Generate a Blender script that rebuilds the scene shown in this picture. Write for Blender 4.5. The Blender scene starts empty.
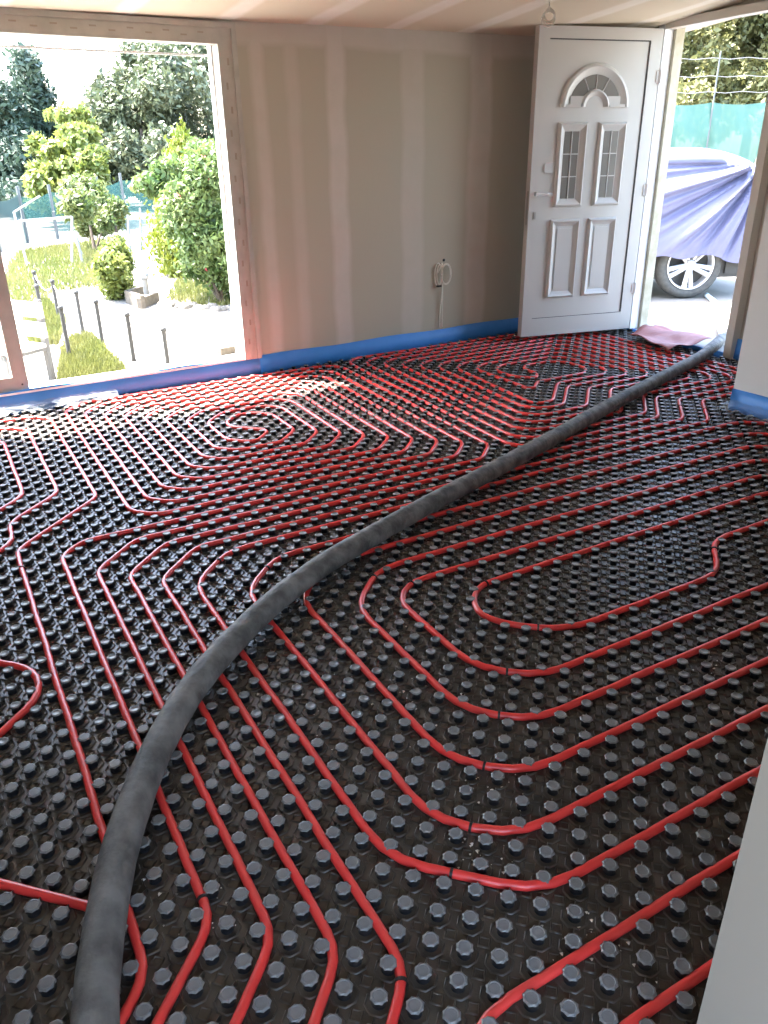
import bpy, math, random
import numpy as np
from mathutils import Matrix, Vector

# ------------------------------------------------------------------ units
# u = diagonal pitch of the floor studs (0.0707 m); S = u/sqrt2 = 0.05 m.
u = 0.0707107
Z0 = 0.33                      # stud height in u; z = 0 is the stud tops
S2 = math.sqrt(.5)
rng = np.random.default_rng(7)
random.seed(7)
scene = bpy.context.scene
COL = scene.collection

def M3(x, y, z=0.0):
    return (x * u, y * u, (z + Z0) * u)

# ------------------------------------------------------------------ camera
F = 778.62
CAM = np.array([-7.09213, -11.30912, 20.77445])
CR = np.array([0.86827726, -0.49589686, -0.01345006])
CD = np.array([-0.21997864, -0.36058121, -0.90641635])
CW = np.array([0.44463918, 0.78997943, -0.42217118])

def ray(px, py):
    return (px - 384) / F * CR + (py - 512) / F * CD + CW

def ground(px, py, z=-1.5):
    d = ray(px, py)
    return CAM + d * ((z - CAM[2]) / d[2])

def atdepth(px, py, dep):
    return CAM + ray(px, py) * dep

def hgt(px, py, xy):
    d = ray(px, py)
    t = ((np.array(xy[:2]) - CAM[:2]) @ d[:2]) / (d[:2] @ d[:2])
    return (CAM + d * t)[2]

cam_data = bpy.data.cameras.new('camera')
cam_data.sensor_fit = 'VERTICAL'
cam_data.sensor_height = 36
cam_data.lens = F / 1024 * 36
cam_data.clip_end = 300
cam = bpy.data.objects.new('camera', cam_data)
COL.objects.link(cam)
mw = Matrix.Identity(4)
for i, ax in enumerate((CR, -CD, -CW)):
    for j in range(3):
        mw[j][i] = ax[j]
mw.translation = Vector(M3(*CAM))
cam.matrix_world = mw
scene.camera = cam

# ------------------------------------------------------------------ light
SUN_EL = math.radians(63)
sd = np.array([0.67 * math.cos(SUN_EL), -0.743 * math.cos(SUN_EL), -math.sin(SUN_EL)])
sun_data = bpy.data.lights.new('sun', 'SUN')
sun_data.energy = 9.0
sun_data.angle = math.radians(0.55)
sun_data.color = (1.0, 0.95, 0.87)
sun = bpy.data.objects.new('sun', sun_data)
sun.rotation_euler = Vector(sd).to_track_quat('-Z', 'Y').to_euler()
sun.location = (0, 8, 12)
COL.objects.link(sun)

world = bpy.data.worlds.new('world')
scene.world = world
world.use_nodes = True
wn = world.node_tree
bg = wn.nodes['Background']
sky = wn.nodes.new('ShaderNodeTexSky')
sky.sky_type = 'NISHITA'
sky.sun_disc = False
sky.sun_elevation = SUN_EL
sky.sun_rotation = math.atan2(-0.67, 0.743)
sky.air_density = 1.2
sky.dust_density = 3.0
wn.links.new(sky.outputs[0], bg.inputs[0])
bg.inputs[1].default_value = 0.42

vs = scene.view_settings
vs.view_transform = 'Standard'
vs.look = 'None'
vs.gamma = 1
vs.use_curve_mapping = False
vs.exposure = 2.6
scene.cycles.use_denoising = True
scene.cycles.max_bounces = 10
scene.cycles.diffuse_bounces = 6
scene.cycles.transparent_max_bounces = 12
scene.cycles.sample_clamp_indirect = 8

# ------------------------------------------------------------------ materials
MATS = {}

def mat(name, color, rough=0.6, color2=None, scale=8.0, bump=0.0, bump_scale=60.0, metallic=0.0, spec=0.5, detail=4.0, subsurf=0.0, coat=0.0):
    if name in MATS:
        return MATS[name]
    m = bpy.data.materials.new(name)
    m.use_nodes = True
    nt = m.node_tree
    b = nt.nodes['Principled BSDF']
    b.inputs['Base Color'].default_value = (*color, 1)
    b.inputs['Roughness'].default_value = rough
    b.inputs['Metallic'].default_value = metallic
    b.inputs['Specular IOR Level'].default_value = spec
    if coat:
        b.inputs['Coat Weight'].default_value = coat
    tc = nt.nodes.new('ShaderNodeTexCoord')
    if color2 is not None:
        n = nt.nodes.new('ShaderNodeTexNoise')
        n.inputs['Scale'].default_value = scale
        n.inputs['Detail'].default_value = detail
        r = nt.nodes.new('ShaderNodeValToRGB')
        r.color_ramp.elements[0].position = 0.35
        r.color_ramp.elements[1].position = 0.65
        r.color_ramp.elements[0].color = (*color, 1)
        r.color_ramp.elements[1].color = (*color2, 1)
        nt.links.new(tc.outputs['Object'], n.inputs['Vector'])
        nt.links.new(n.outputs['Fac'], r.inputs['Fac'])
        nt.links.new(r.outputs['Color'], b.inputs['Base Color'])
    if bump:
        n2 = nt.nodes.new('ShaderNodeTexNoise')
        n2.inputs['Scale'].default_value = bump_scale
        n2.inputs['Detail'].default_value = 5
        bp = nt.nodes.new('ShaderNodeBump')
        bp.inputs['Strength'].default_value = bump
        bp.inputs['Distance'].default_value = 0.01
        nt.links.new(tc.outputs['Object'], n2.inputs['Vector'])
        nt.links.new(n2.outputs['Fac'], bp.inputs['Height'])
        nt.links.new(bp.outputs['Normal'], b.inputs['Normal'])
    MATS[name] = m
    return m

def leafmat(name, c1, c2, trans=0.35, scale=3.0):
    m = mat(name, c1, 0.55, c2, scale=scale)
    nt = m.node_tree
    b = nt.nodes['Principled BSDF']
    out = nt.nodes['Material Output']
    tr = nt.nodes.new('ShaderNodeBsdfTranslucent')
    mx = nt.nodes.new('ShaderNodeMixShader')
    mx.inputs[0].default_value = trans
    src = b.inputs['Base Color'].links[0].from_socket
    nt.links.new(src, tr.inputs['Color'])
    nt.links.new(b.outputs[0], mx.inputs[1])
    nt.links.new(tr.outputs[0], mx.inputs[2])
    nt.links.new(mx.outputs[0], out.inputs['Surface'])
    return m

def filmmat(name, color, opacity, rough=0.12):
    m = bpy.data.materials.new(name)
    m.use_nodes = True
    nt = m.node_tree
    b = nt.nodes['Principled BSDF']
    b.inputs['Base Color'].default_value = (*color, 1)
    b.inputs['Roughness'].default_value = rough
    out = nt.nodes['Material Output']
    t = nt.nodes.new('ShaderNodeBsdfTransparent')
    mx = nt.nodes.new('ShaderNodeMixShader')
    mx.inputs[0].default_value = opacity
    nt.links.new(t.outputs[0], mx.inputs[1])
    nt.links.new(b.outputs[0], mx.inputs[2])
    nt.links.new(mx.outputs[0], out.inputs['Surface'])
    return m

m_sheet = mat('black plastic sheet', (0.046, 0.038, 0.030), 0.32, (0.078, 0.066, 0.052), scale=14, bump=0.10, bump_scale=120)
m_stud = mat('black plastic stud', (0.012, 0.0125, 0.014), 0.28, (0.018, 0.018, 0.02), scale=30)
m_studtop = mat('dusty stud cap with painted glint', (0.145, 0.145, 0.145), 0.33, (0.20, 0.20, 0.20), scale=25, bump=0.08, bump_scale=150)  # dust grey, lightened further to stand for the window's reflection
m_pipe = mat('red heating pipe', (0.80, 0.045, 0.04), 0.34, (0.74, 0.055, 0.045), scale=6, coat=0.15)
m_clip = mat('black clip', (0.012, 0.012, 0.012), 0.4)
m_hose = mat('grey rubber hose', (0.07, 0.069, 0.064), 0.66, (0.18, 0.175, 0.165), scale=16, bump=0.5, bump_scale=45, detail=10)
m_blue = mat('blue edge foam', (0.05, 0.25, 0.68), 0.45, (0.07, 0.28, 0.74), scale=5, bump=0.15, bump_scale=20)
m_film = filmmat('clear plastic film', (0.75, 0.8, 0.82), 0.13)
m_white = mat('white upvc', (0.78, 0.78, 0.78), 0.38)
m_frame = mat('upvc frame film', (0.46, 0.445, 0.40), 0.5, (0.40, 0.385, 0.345), scale=12)
m_slot = mat('slot shadow', (0.34, 0.30, 0.25), 0.8)
m_groove = mat('dark gasket', (0.06, 0.06, 0.06), 0.6)
m_doorglass = mat('frosted door glass', (0.20, 0.19, 0.17), 0.22)
m_steel = mat('brushed steel', (0.42, 0.41, 0.39), 0.35, metallic=0.9)
m_cable = mat('white cable', (0.75, 0.72, 0.64), 0.5)
m_black = mat('black rubber', (0.02, 0.02, 0.02), 0.6)
m_red_sheet = mat('red plastic sheet', (0.27, 0.075, 0.065), 0.5, (0.36, 0.13, 0.115), scale=10, bump=0.3, bump_scale=25)
m_crumb = mat('plaster crumb', (0.75, 0.73, 0.68), 0.8)

def wallmat(name, bands, horiz=None, base=(0.445, 0.415, 0.335), plaster=(0.58, 0.54, 0.49), axis='X'):
    """bare plasterboard with filled joint bands: bands = [(centre, halfwidth)] in metres along the axis"""
    m = bpy.data.materials.new(name)
    m.use_nodes = True
    nt = m.node_tree
    L = nt.links
    b = nt.nodes['Principled BSDF']
    b.inputs['Roughness'].default_value = 0.85
    tc = nt.nodes.new('ShaderNodeTexCoord')
    sep = nt.nodes.new('ShaderNodeSeparateXYZ')
    L.new(tc.outputs['Object'], sep.inputs[0])
    nz = nt.nodes.new('ShaderNodeTexNoise')
    nz.inputs['Scale'].default_value = 2.2
    nz.inputs['Detail'].default_value = 6
    L.new(tc.outputs['Object'], nz.inputs['Vector'])
    fine = nt.nodes.new('ShaderNodeTexNoise')
    fine.inputs['Scale'].default_value = 9
    fine.inputs['Detail'].default_value = 6
    L.new(tc.outputs['Object'], fine.inputs['Vector'])

    def math_(op, a, bb=None, c=None):
        n = nt.nodes.new('ShaderNodeMath')
        n.operation = op
        for i, v in enumerate((a, bb, c)):
            if v is None:
                continue
            if isinstance(v, (int, float)):
                n.inputs[i].default_value = v
            else:
                L.new(v, n.inputs[i])
        return n.outputs[0]
    wob = math_('MULTIPLY_ADD', nz.outputs['Fac'], 0.07, -0.035)
    xw = math_('ADD', sep.outputs[axis], wob)
    zw = math_('ADD', sep.outputs['Z'], wob)
    total = None
    items = [(xw, c, h, s) for c, h, s in bands]
    if horiz:
        items += [(zw, c, h, s) for c, h, s in horiz]
    for src, c, h, s in items:
        dd = math_('ABSOLUTE', math_('SUBTRACT', src, c))
        f = nt.nodes.new('ShaderNodeMapRange')
        f.inputs['From Min'].default_value = h
        f.inputs['From Max'].default_value = h - 0.04
        L.new(dd, f.inputs['Value'])
        v = math_('MULTIPLY', f.outputs[0], s)
        total = v if total is None else math_('MAXIMUM', total, v)
    var = math_('MULTIPLY_ADD', fine.outputs['Fac'], 0.7, 0.55)
    fac = math_('MULTIPLY', total, var) if total is not None else None
    mix = nt.nodes.new('ShaderNodeMix')
    mix.data_type = 'RGBA'
    mix.inputs['A'].default_value = (*base, 1)
    mix.inputs['B'].default_value = (*plaster, 1)
    if fac is not None:
        L.new(fac, mix.inputs['Factor'])
    else:
        mix.inputs['Factor'].default_value = 0
    L.new(mix.outputs['Result'], b.inputs['Base Color'])
    bp = nt.nodes.new('ShaderNodeBump')
    bp.inputs['Strength'].default_value = 0.12
    bp.inputs['Distance'].default_value = 0.01
    L.new(fine.outputs['Fac'], bp.inputs['Height'])
    L.new(bp.outputs['Normal'], b.inputs['Normal'])
    return m

# ------------------------------------------------------------------ mesh helpers (coordinates in metres)
def mesh(name, verts, faces, material, smooth=False):
    me = bpy.data.meshes.new(name)
    me.from_pydata([tuple(map(float, v)) for v in verts], [], [tuple(map(int, f)) for f in faces])
    if material is not None:
        me.materials.append(material)
    if smooth:
        me.polygons.foreach_set('use_smooth', [True] * len(me.polygons))
    me.update()
    return me

def np_mesh(name, V, Fq, material, smooth=False):
    """fast path: V (n,3), Fq (m,k) all same size"""
    me = bpy.data.meshes.new(name)
    V = np.ascontiguousarray(V, dtype=np.float32)
    Fq = np.ascontiguousarray(Fq, dtype=np.int32)
    k = Fq.shape[1]
    me.vertices.add(len(V))
    me.vertices.foreach_set('co', V.ravel())
    me.loops.add(Fq.size)
    me.loops.foreach_set('vertex_index', Fq.ravel())
    me.polygons.add(len(Fq))
    me.polygons.foreach_set('loop_start', np.arange(0, Fq.size, k, dtype=np.int32))
    me.polygons.foreach_set('loop_total', np.full(len(Fq), k, dtype=np.int32))
    if smooth:
        me.polygons.foreach_set('use_smooth', np.ones(len(Fq), dtype=bool))
    if material is not None:
        me.materials.append(material)
    me.update(calc_edges=True)
    me.validate()
    return me

def obj(name, me, parent=None, loc=None, rotz=None):
    o = bpy.data.objects.new(name, me)
    COL.objects.link(o)
    if parent is not None:
        o.parent = parent
    if loc is not None:
        o.location = loc
    if rotz is not None:
        o.rotation_euler = (0, 0, rotz)
    return o

def tag(o, label=None, cat=None, group=None, kind=None):
    if label: o['label'] = label
    if cat: o['category'] = cat
    if group: o['group'] = group
    if kind: o['kind'] = kind
    return o

def empty(name, loc, rotz=0):
    o = obj(name, None, None, loc, rotz)
    o.empty_display_size = 0.1
    return o

class MB:
    def __init__(self):
        self.v, self.f = [], []
    def add(self, vs_, fs):
        n = len(self.v)
        self.v += [tuple(x) for x in vs_]
        self.f += [tuple(i + n for i in f) for f in fs]
        return self
    def box(self, x0, x1, y0, y1, z0, z1):
        return self.add([(x0, y0, z0), (x1, y0, z0), (x1, y1, z0), (x0, y1, z0), (x0, y0, z1), (x1, y0, z1), (x1, y1, z1), (x0, y1, z1)],
                        [(3, 2, 1, 0), (4, 5, 6, 7), (0, 1, 5, 4), (1, 2, 6, 5), (2, 3, 7, 6), (3, 0, 4, 7)])
    def prism(self, poly, z0, z1):
        """poly: list of (x,y) counter-clockwise; z0,z1 numbers or lists"""
        n = len(poly)
        zb = z0 if isinstance(z0, (list, tuple)) else [z0] * n
        zt = z1 if isinstance(z1, (list, tuple)) else [z1] * n
        vs_ = [(p[0], p[1], zb[i]) for i, p in enumerate(poly)] + [(p[0], p[1], zt[i]) for i, p in enumerate(poly)]
        fs = [tuple(range(n - 1, -1, -1)), tuple(range(n, 2 * n))] + [(i, (i + 1) % n, n + (i + 1) % n, n + i) for i in range(n)]
        return self.add(vs_, fs)
    def bar(self, a, b, r, n=6, r2=None):
        a, b = Vector(a), Vector(b)
        q = (b - a).to_track_quat('Z', 'Y')
        r2 = r if r2 is None else r2
        vs_ = []
        for c, rr in ((a, r), (b, r2)):
            for k in range(n):
                t = 2 * math.pi * k / n
                vs_.append(tuple(c + q @ Vector((rr * math.cos(t), rr * math.sin(t), 0))))
        fs = [tuple(range(n - 1, -1, -1)), tuple(range(n, 2 * n))] + [(k, (k + 1) % n, n + (k + 1) % n, n + k) for k in range(n)]
        return self.add(vs_, fs)
    def tube(self, pts, r, n=8, cap=True):
        pts = [Vector(q) for q in pts]
        up = Vector((0, 0, 1))
        rings = []
        for i, q in enumerate(pts):
            t = (pts[min(i + 1, len(pts) - 1)] - pts[max(i - 1, 0)]).normalized()
            s_ = t.cross(up)
            if s_.length < 1e-3:
                s_ = t.cross(Vector((1, 0, 0)))
            s_.normalize()
            w_ = s_.cross(t)
            rr = r[i] if isinstance(r, (list, tuple)) else r
            rings.append([tuple(q + s_ * rr * math.cos(2 * math.pi * k / n) + w_ * rr * math.sin(2 * math.pi * k / n)) for k in range(n)])
        vs_ = [x for ring in rings for x in ring]
        fs = []
        for i in range(len(rings) - 1):
            for k in range(n):
                fs.append((i * n + k, i * n + (k + 1) % n, (i + 1) * n + (k + 1) % n, (i + 1) * n + k))
        if cap:
            fs.append(tuple(range(n - 1, -1, -1)))
            fs.append(tuple(range((len(rings) - 1) * n, len(rings) * n)))
        return self.add(vs_, fs)
    def grid(self, P):
        """P: list of rows of points"""
        h, w = len(P), len(P[0])
        return self.add([q for row in P for q in row], [(i * w + j, i * w + j + 1, (i + 1) * w + j + 1, (i + 1) * w + j) for i in range(h - 1) for j in range(w - 1)])
    def lathe(self, prof, n=24, axis='Y', close=False):
        vs_ = []
        for r_, h_ in prof:
            for k in range(n):
                t = 2 * math.pi * k / n
                c, s_ = r_ * math.cos(t), r_ * math.sin(t)
                vs_.append((c, h_, s_) if axis == 'Y' else (c, s_, h_))
        m_ = len(prof)
        fs = []
        for i in range(m_ if close else m_ - 1):
            for k in range(n):
                a, b = i, (i + 1) % m_
                fs.append((a * n + k, a * n + (k + 1) % n, b * n + (k + 1) % n, b * n + k))
        return self.add(vs_, fs)
    def build(self, name, material, parent=None, smooth=False, loc=None, rotz=None):
        return obj(name, mesh(name, self.v, self.f, material, smooth), parent, loc, rotz)

def scl(p):  # u-coordinates (z from stud top) -> metres
    return M3(*p)

# ------------------------------------------------------------------ room shell
WB0, WBK = 63.81, 0.036        # back wall: y = WB0 + WBK x
LX, RX, FY = -16.0, 51.8, -28.0   # left wall, right wall, wall behind the camera
PY = 31.0                      # end of the right wall (start of the entrance alcove)
NX, NY = 3.74, -5.4            # corner of the near partition
JA = np.array([68.18, 58.41])  # hinge-side jamb
JB = np.array([66.80, 43.42])  # far jamb
DWK = (JA[0] - JB[0]) / (JA[1] - JB[1])
dwx = lambda y: JB[0] + DWK * (y - JB[1])
wby = lambda x: WB0 + WBK * x
CK = 0.085
ceilz = lambda x, y: 30.86 + .0145 * x + CK * (wby(x) - y)
T = 2.2                        # wall thickness

def room_poly(o=0.0):
    xr = dwx(67) + o
    return [(LX - o, FY - o), (NX + o, FY - o), (NX + o, NY), (RX, NY), (RX, PY), (xr - 1.5, PY), (xr, wby(xr)), (LX - o, wby(LX))]

def structure(o):
    o['kind'] = 'structure'
    return o

m_conc = mat('concrete slab', (0.35, 0.34, 0.32), 0.9)
b = MB()
pl = [(LX - T, FY - T), (75, FY - T), (75, 72), (LX - T, 72)]
b.prism([(x * u, y * u) for x, y in pl], (-1.45 + Z0) * u, (-.42 + Z0) * u)
structure(b.build('floor', m_conc))

bm_bands = [(c * u, h * u, s_) for c, h, s_ in ((23.2, .9, .75), (26.6, .9, .45), (31.2, 1.25, .95), (40.1, 1.6, .55), (48.9, 1.7, .9), (58.5, 1.4, .8))]
m_wall_back = wallmat('plasterboard back', bm_bands, [((31.2 + Z0) * u, 1.9 * u, .7)])
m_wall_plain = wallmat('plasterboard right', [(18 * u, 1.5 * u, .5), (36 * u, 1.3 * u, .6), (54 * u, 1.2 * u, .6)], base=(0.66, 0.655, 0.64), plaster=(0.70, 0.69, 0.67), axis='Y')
m_ceil = wallmat('plasterboard ceiling', [(c * u, h * u, .9) for c, h in ((-8, 1.2), (2, 1.1), (11.5, 1.2), (20.5, 1.2), (29, 1.3), (37.6, 1.2), (46.4, 1.3), (56, 1.2), (64, 1.0))], base=(0.62, 0.54, 0.41), plaster=(0.74, 0.69, 0.61))

# back wall with the big window opening
WX0, WX1, WZ0, WZ1 = -14.0, 21.0, 1.45, 30.3
def backwall_piece(b, x0, x1, z0, z1):
    y0a, y0b = wby(x0), wby(x1)
    zt = z1 if isinstance(z1, (list, tuple)) else (z1, z1)
    V = [(x0, y0a, z0), (x1, y0b, z0), (x1, y0b + T, z0), (x0, y0a + T, z0), (x0, y0a, zt[0]), (x1, y0b, zt[1]), (x1, y0b + T, zt[1]), (x0, y0a + T, zt[0])]
    b.add([scl(q) for q in V], [(3, 2, 1, 0), (4, 5, 6, 7), (0, 1, 5, 4), (1, 2, 6, 5), (2, 3, 7, 6), (3, 0, 4, 7)])
b = MB()
XE = 74.0
backwall_piece(b, LX - T, WX0, -1.4, 34)
backwall_piece(b, WX0, WX1, -1.4, WZ0)
backwall_piece(b, WX0, WX1, WZ1, 34)
backwall_piece(b, WX1, XE, -1.4, 34)
structure(b.build('wall_back', m_wall_back))

# door wall (alcove, right) with the door opening
DZ1 = 32.35
def doorwall_piece(b, y0, y1, z0, z1, t=1.5, out=0.55):
    V = []
    for z in (z0, z1):
        for y, k in ((y0, out), (y0, t + out), (y1, t + out), (y1, out)):
            V.append(scl((dwx(y) + k, y, z)))
    b.add(V, [(3, 2, 1, 0), (4, 5, 6, 7), (0, 1, 5, 4), (1, 2, 6, 5), (2, 3, 7, 6), (3, 0, 4, 7)])
OY0, OY1 = JB[1] - .9, JA[1] + .75
b = MB()
doorwall_piece(b, PY - 3, OY0, -1.4, 36)
doorwall_piece(b, OY1, 67.5, -1.4, 36)
doorwall_piece(b, OY0, OY1, DZ1, 36)
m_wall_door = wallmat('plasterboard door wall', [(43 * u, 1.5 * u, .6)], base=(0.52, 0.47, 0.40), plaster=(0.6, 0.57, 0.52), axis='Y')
structure(b.build('wall_door', m_wall_door))

b = MB()   # right wall, ends at the alcove corner
b.box(RX * u, (dwx(PY) + 3) * u, (NY - 6) * u, PY * u, (-1.4 + Z0) * u, 42 * u)
structure(b.build('wall_right', m_wall_plain))
b = MB()   # near partition at the right of the camera
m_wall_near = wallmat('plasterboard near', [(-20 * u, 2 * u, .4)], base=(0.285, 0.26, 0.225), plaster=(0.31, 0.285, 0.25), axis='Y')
b.box(NX * u, (RX + 2) * u, (FY - T) * u, NY * u, (-1.4 + Z0) * u, 46 * u)
structure(b.build('wall_near', m_wall_near))
b = MB()
b.box((LX - T) * u, LX * u, (FY - T) * u, (FY + 2) * u, (-1.4 + Z0) * u, 46 * u)
b.box((LX - T) * u, LX * u, -15 * u, 66 * u, (-1.4 + Z0) * u, 46 * u)
b.box((LX - T) * u, LX * u, (FY + 2) * u, -15 * u, 31 * u, 46 * u)  # lintel over an unseen gap, added to let in fill daylight
structure(b.build('wall_left', m_wall_near))
b = MB()   # wall behind the camera with a wide opening added for fill daylight
zb = (-1.4 + Z0) * u
b.box(LX * u, (LX + 1.5) * u, (FY - T) * u, FY * u, zb, 46 * u)
b.box((NX - 1.5) * u, NX * u, (FY - T) * u, FY * u, zb, 46 * u)
b.box((LX + 1.5) * u, (NX - 1.5) * u, (FY - T) * u, FY * u, 31 * u, 46 * u)
structure(b.build('wall_front', m_wall_near))

b = MB()   # sloping plasterboard ceiling
cp = [(LX - T, FY - T), (XE, FY - T), (XE, wby(XE) + T), (LX - T, wby(LX) + T)]
b.add([scl((x, y, ceilz(x, y))) for x, y in cp] + [scl((x, y, ceilz(x, y) + 3)) for x, y in cp],
      [(0, 1, 2, 3), (7, 6, 5, 4), (0, 4, 5, 1), (1, 5, 6, 2), (2, 6, 7, 3), (3, 7, 4, 0)])
structure(b.build('ceiling', m_ceil))

# ------------------------------------------------------------------ window
win = structure(empty('window_1', scl((WX0, wby(WX0), WZ0)), math.atan(WBK)))
WW = (WX1 - WX0) * math.hypot(1, WBK)
def wbox(name, x0, x1, y0, y1, z0, z1, m_, parent=win):
    b = MB()
    b.box((x0 - WX0) * u, (x1 - WX0) * u, y0 * u, y1 * u, (z0 - WZ0) * u, (z1 - WZ0) * u)
    return b.build(name, m_, parent)
fy0, fy1 = -.35, 1.1
wbox('frame_jamb', 19.45, 21.05, fy0, fy1, WZ0, 30.9, m_frame)
wbox('frame_jamb', WX0 - .05, WX0 + 1.5, fy0, fy1, WZ0, 30.9, m_frame)
wbox('frame_head', WX0 + 1.5, 19.45, fy0, fy1, 29.3, 30.9, m_frame)
wbox('casing_strip', 20.75, 21.2, fy0 - .12, fy0, WZ0, 30.95, m_frame)
wbox('casing_strip', WX0, 20.75, fy0 - .12, fy0, 30.5, 30.95, m_frame)
wbox('outer_head', WX0 + 1.5, 19.45, 1.6, 1.9, 28.5, 28.66, m_white)
wbox('outer_jamb', 19.3, 21.0, 1.1, 1.9, WZ0, 30.3, m_white)
wbox('threshold', WX0, WX1, -.2, 2.3, WZ0 - .05, WZ0 + .12, m_white)
# punched fixing slots in the jamb and head
for k in range(14):
    z = 3 + k * 1.9
    wbox('slot', 19.95 + .25 * (k % 2), 20.12 + .25 * (k % 2), fy0 - .03, fy0 + .02, z, z + .55, m_slot)
for k in range(12):
    x = 1.2 + k * 1.5
    wbox('slot', x, x + .55, fy0 - .03, fy0 + .02, 29.8 + .25 * (k % 2), 29.92 + .25 * (k % 2), m_slot)
# fixed sash on the left with its pane
sash_b = MB()
def sbox(x0, x1, z0, z1, y0=.25, y1=1.05):
    sash_b.box((x0 - WX0) * u, (x1 - WX0) * u, y0 * u, y1 * u, (z0 - WZ0) * u, (z1 - WZ0) * u)
sbox(-2.35, -1.15, 1.62, 29.3); sbox(-12.4, -11.2, 1.62, 29.3); sbox(-11.2, -2.35, 1.62, 2.85); sbox(-11.2, -2.35, 28.1, 29.3)
sash = sash_b.build('sash', m_frame, win)
m_glass = filmmat('window glass', (0.9, 0.95, 0.95), 0.10, 0.02)
b = MB(); b.box((-11.2 - WX0) * u, (-2.35 - WX0) * u, .6 * u, .7 * u, (2.85 - WZ0) * u, (28.1 - WZ0) * u)
b.build('pane', m_glass, sash)
b = MB(); b.box((-1.75 - WX0) * u, (-1.6 - WX0) * u, .22 * u, .26 * u, (2.05 - WZ0) * u, (2.2 - WZ0) * u)
b.build('screw_cover', m_groove, sash)

# ------------------------------------------------------------------ door
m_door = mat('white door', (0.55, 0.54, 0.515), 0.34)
A = np.array([52.3, 60.65]); Bh = np.array([66.55, 57.45])
e = (Bh - A) / np.linalg.norm(Bh - A)
door = structure(empty('door_1', scl((A[0], A[1], 0)), math.atan2(e[1], e[0])))
def dmesh(name, mb, m_, parent=door, smooth=False):
    mb.v = [(x * u, y * u, z * u) for x, y, z in mb.v]
    return mb.build(name, m_, parent, smooth)
DW, DB, DT = 14.55, .48, 31.95
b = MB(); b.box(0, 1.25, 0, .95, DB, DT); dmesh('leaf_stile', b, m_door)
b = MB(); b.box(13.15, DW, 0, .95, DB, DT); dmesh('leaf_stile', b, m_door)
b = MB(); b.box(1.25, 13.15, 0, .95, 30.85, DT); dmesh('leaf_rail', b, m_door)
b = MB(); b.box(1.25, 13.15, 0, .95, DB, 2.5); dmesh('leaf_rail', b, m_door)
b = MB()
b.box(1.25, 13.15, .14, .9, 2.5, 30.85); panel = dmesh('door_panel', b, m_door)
b = MB()   # dark gasket along the top and hinge side of the panel
for q in ((1.25, 13.15, .05, .2, 30.74, 30.85), (13.03, 13.15, .05, .2, 2.6, 30.74), (1.25, 13.03, .08, .2, 2.5, 2.56)):
    b.box(*q)
dmesh('gasket', b, m_groove)

def rect_moulding(x0, x1, z0, z1, w, h):
    """picture-frame moulding standing proud of the panel face (y = 0.14)"""
    mb = MB()
    prof = [(0, 0), (.12, -h * .7), (.3 * w, -h), (.62 * w, -h * .45), (w, 0)]
    rings = []
    for d, y in prof:
        rings.append([(x0 + d, .145 + y, z0 + d), (x1 - d, .145 + y, z0 + d), (x1 - d, .145 + y, z1 - d), (x0 + d, .145 + y, z1 - d)])
    n = len(rings)
    vs_ = [q for r_ in rings for q in r_]
    fs = [(i * 4 + k, i * 4 + (k + 1) % 4, (i + 1) * 4 + (k + 1) % 4, (i + 1) * 4 + k) for i in range(n - 1) for k in range(4)]
    mb.add(vs_, fs)
    return mb

def arch_moulding(cx, cz, r0, r1, h, n=28):
    mb = MB()
    w = r1 - r0
    prof = [(r1, 0), (r1 - .12 * w, -h * .8), (r1 - .35 * w, -h), (r1 - .65 * w, -h * .5), (r0, 0)]
    vs_ = []
    for r_, y in prof:
        for k in range(n + 1):
            t = math.pi * k / n
            vs_.append((cx + r_ * math.cos(t), .145 + y, cz + r_ * math.sin(t)))
    m_ = n + 1
    fs = [(i * m_ + k, i * m_ + k + 1, (i + 1) * m_ + k + 1, (i + 1) * m_ + k) for i in range(len(prof) - 1) for k in range(n)]
    mb.add(vs_, fs)
    # end caps
    for k in (0, n):
        idx = [i * m_ + k for i in range(len(prof))]
        mb.f.append(tuple(idx))
    return mb
CX, CZ = 7.1, 24.6
dmesh('fanlight_moulding', arch_moulding(CX, CZ, 3.05, 4.15, .34), m_door, smooth=False)
dmesh('fanlight_arch', arch_moulding(CX, CZ, 1.05, 1.72, .34), m_door)
b = MB(); b.box(CX - 4.15, CX - 1.72, -.12, .16, 24.6, 24.85); b.box(CX + 1.72, CX + 4.15, -.12, .16, 24.6, 24.85)
b.box(CX - 3.0, CX - 1.45, -.02, .16, 24.85, 25.62); b.box(CX + 1.45, CX + 3.0, -.02, .16, 24.85, 25.62)
dmesh('fanlight_sill', b, m_door)
zb_ = 25.62 - CZ
a_out = math.asin(zb_ / 3.05)
cuts = [a_out, math.radians(61), math.radians(90), math.radians(119), math.pi - a_out]
for k in range(4):
    vs_ = []
    a0, a1 = cuts[k] + (.02 if k else 0), cuts[k + 1] - (.02 if k < 3 else 0)
    n = 6
    outer = [(CX + 3.05 * math.cos(a0 + (a1 - a0) * i / n), CZ + 3.05 * math.sin(a0 + (a1 - a0) * i / n)) for i in range(n + 1)]
    inner = []
    for i in range(n, -1, -1):
        t = a0 + (a1 - a0) * i / n
        x, z = 1.72 * math.cos(t), 1.72 * math.sin(t)
        if z < zb_:
            z = zb_
            x = math.copysign(min(abs(x), math.sqrt(max(0, 1.72 ** 2 - zb_ ** 2)) + .0), x)
        inner.append((CX + x, CZ + z))
    poly = outer + inner
    mb = MB()
    mb.add([(x, .11, z) for x, z in poly] + [(x, .16, z) for x, z in poly],
           [tuple(range(len(poly)))] + [(i, (i + 1) % len(poly), len(poly) + (i + 1) % len(poly), len(poly) + i) for i in range(len(poly))])
    dmesh('pane', mb, m_doorglass)
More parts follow.
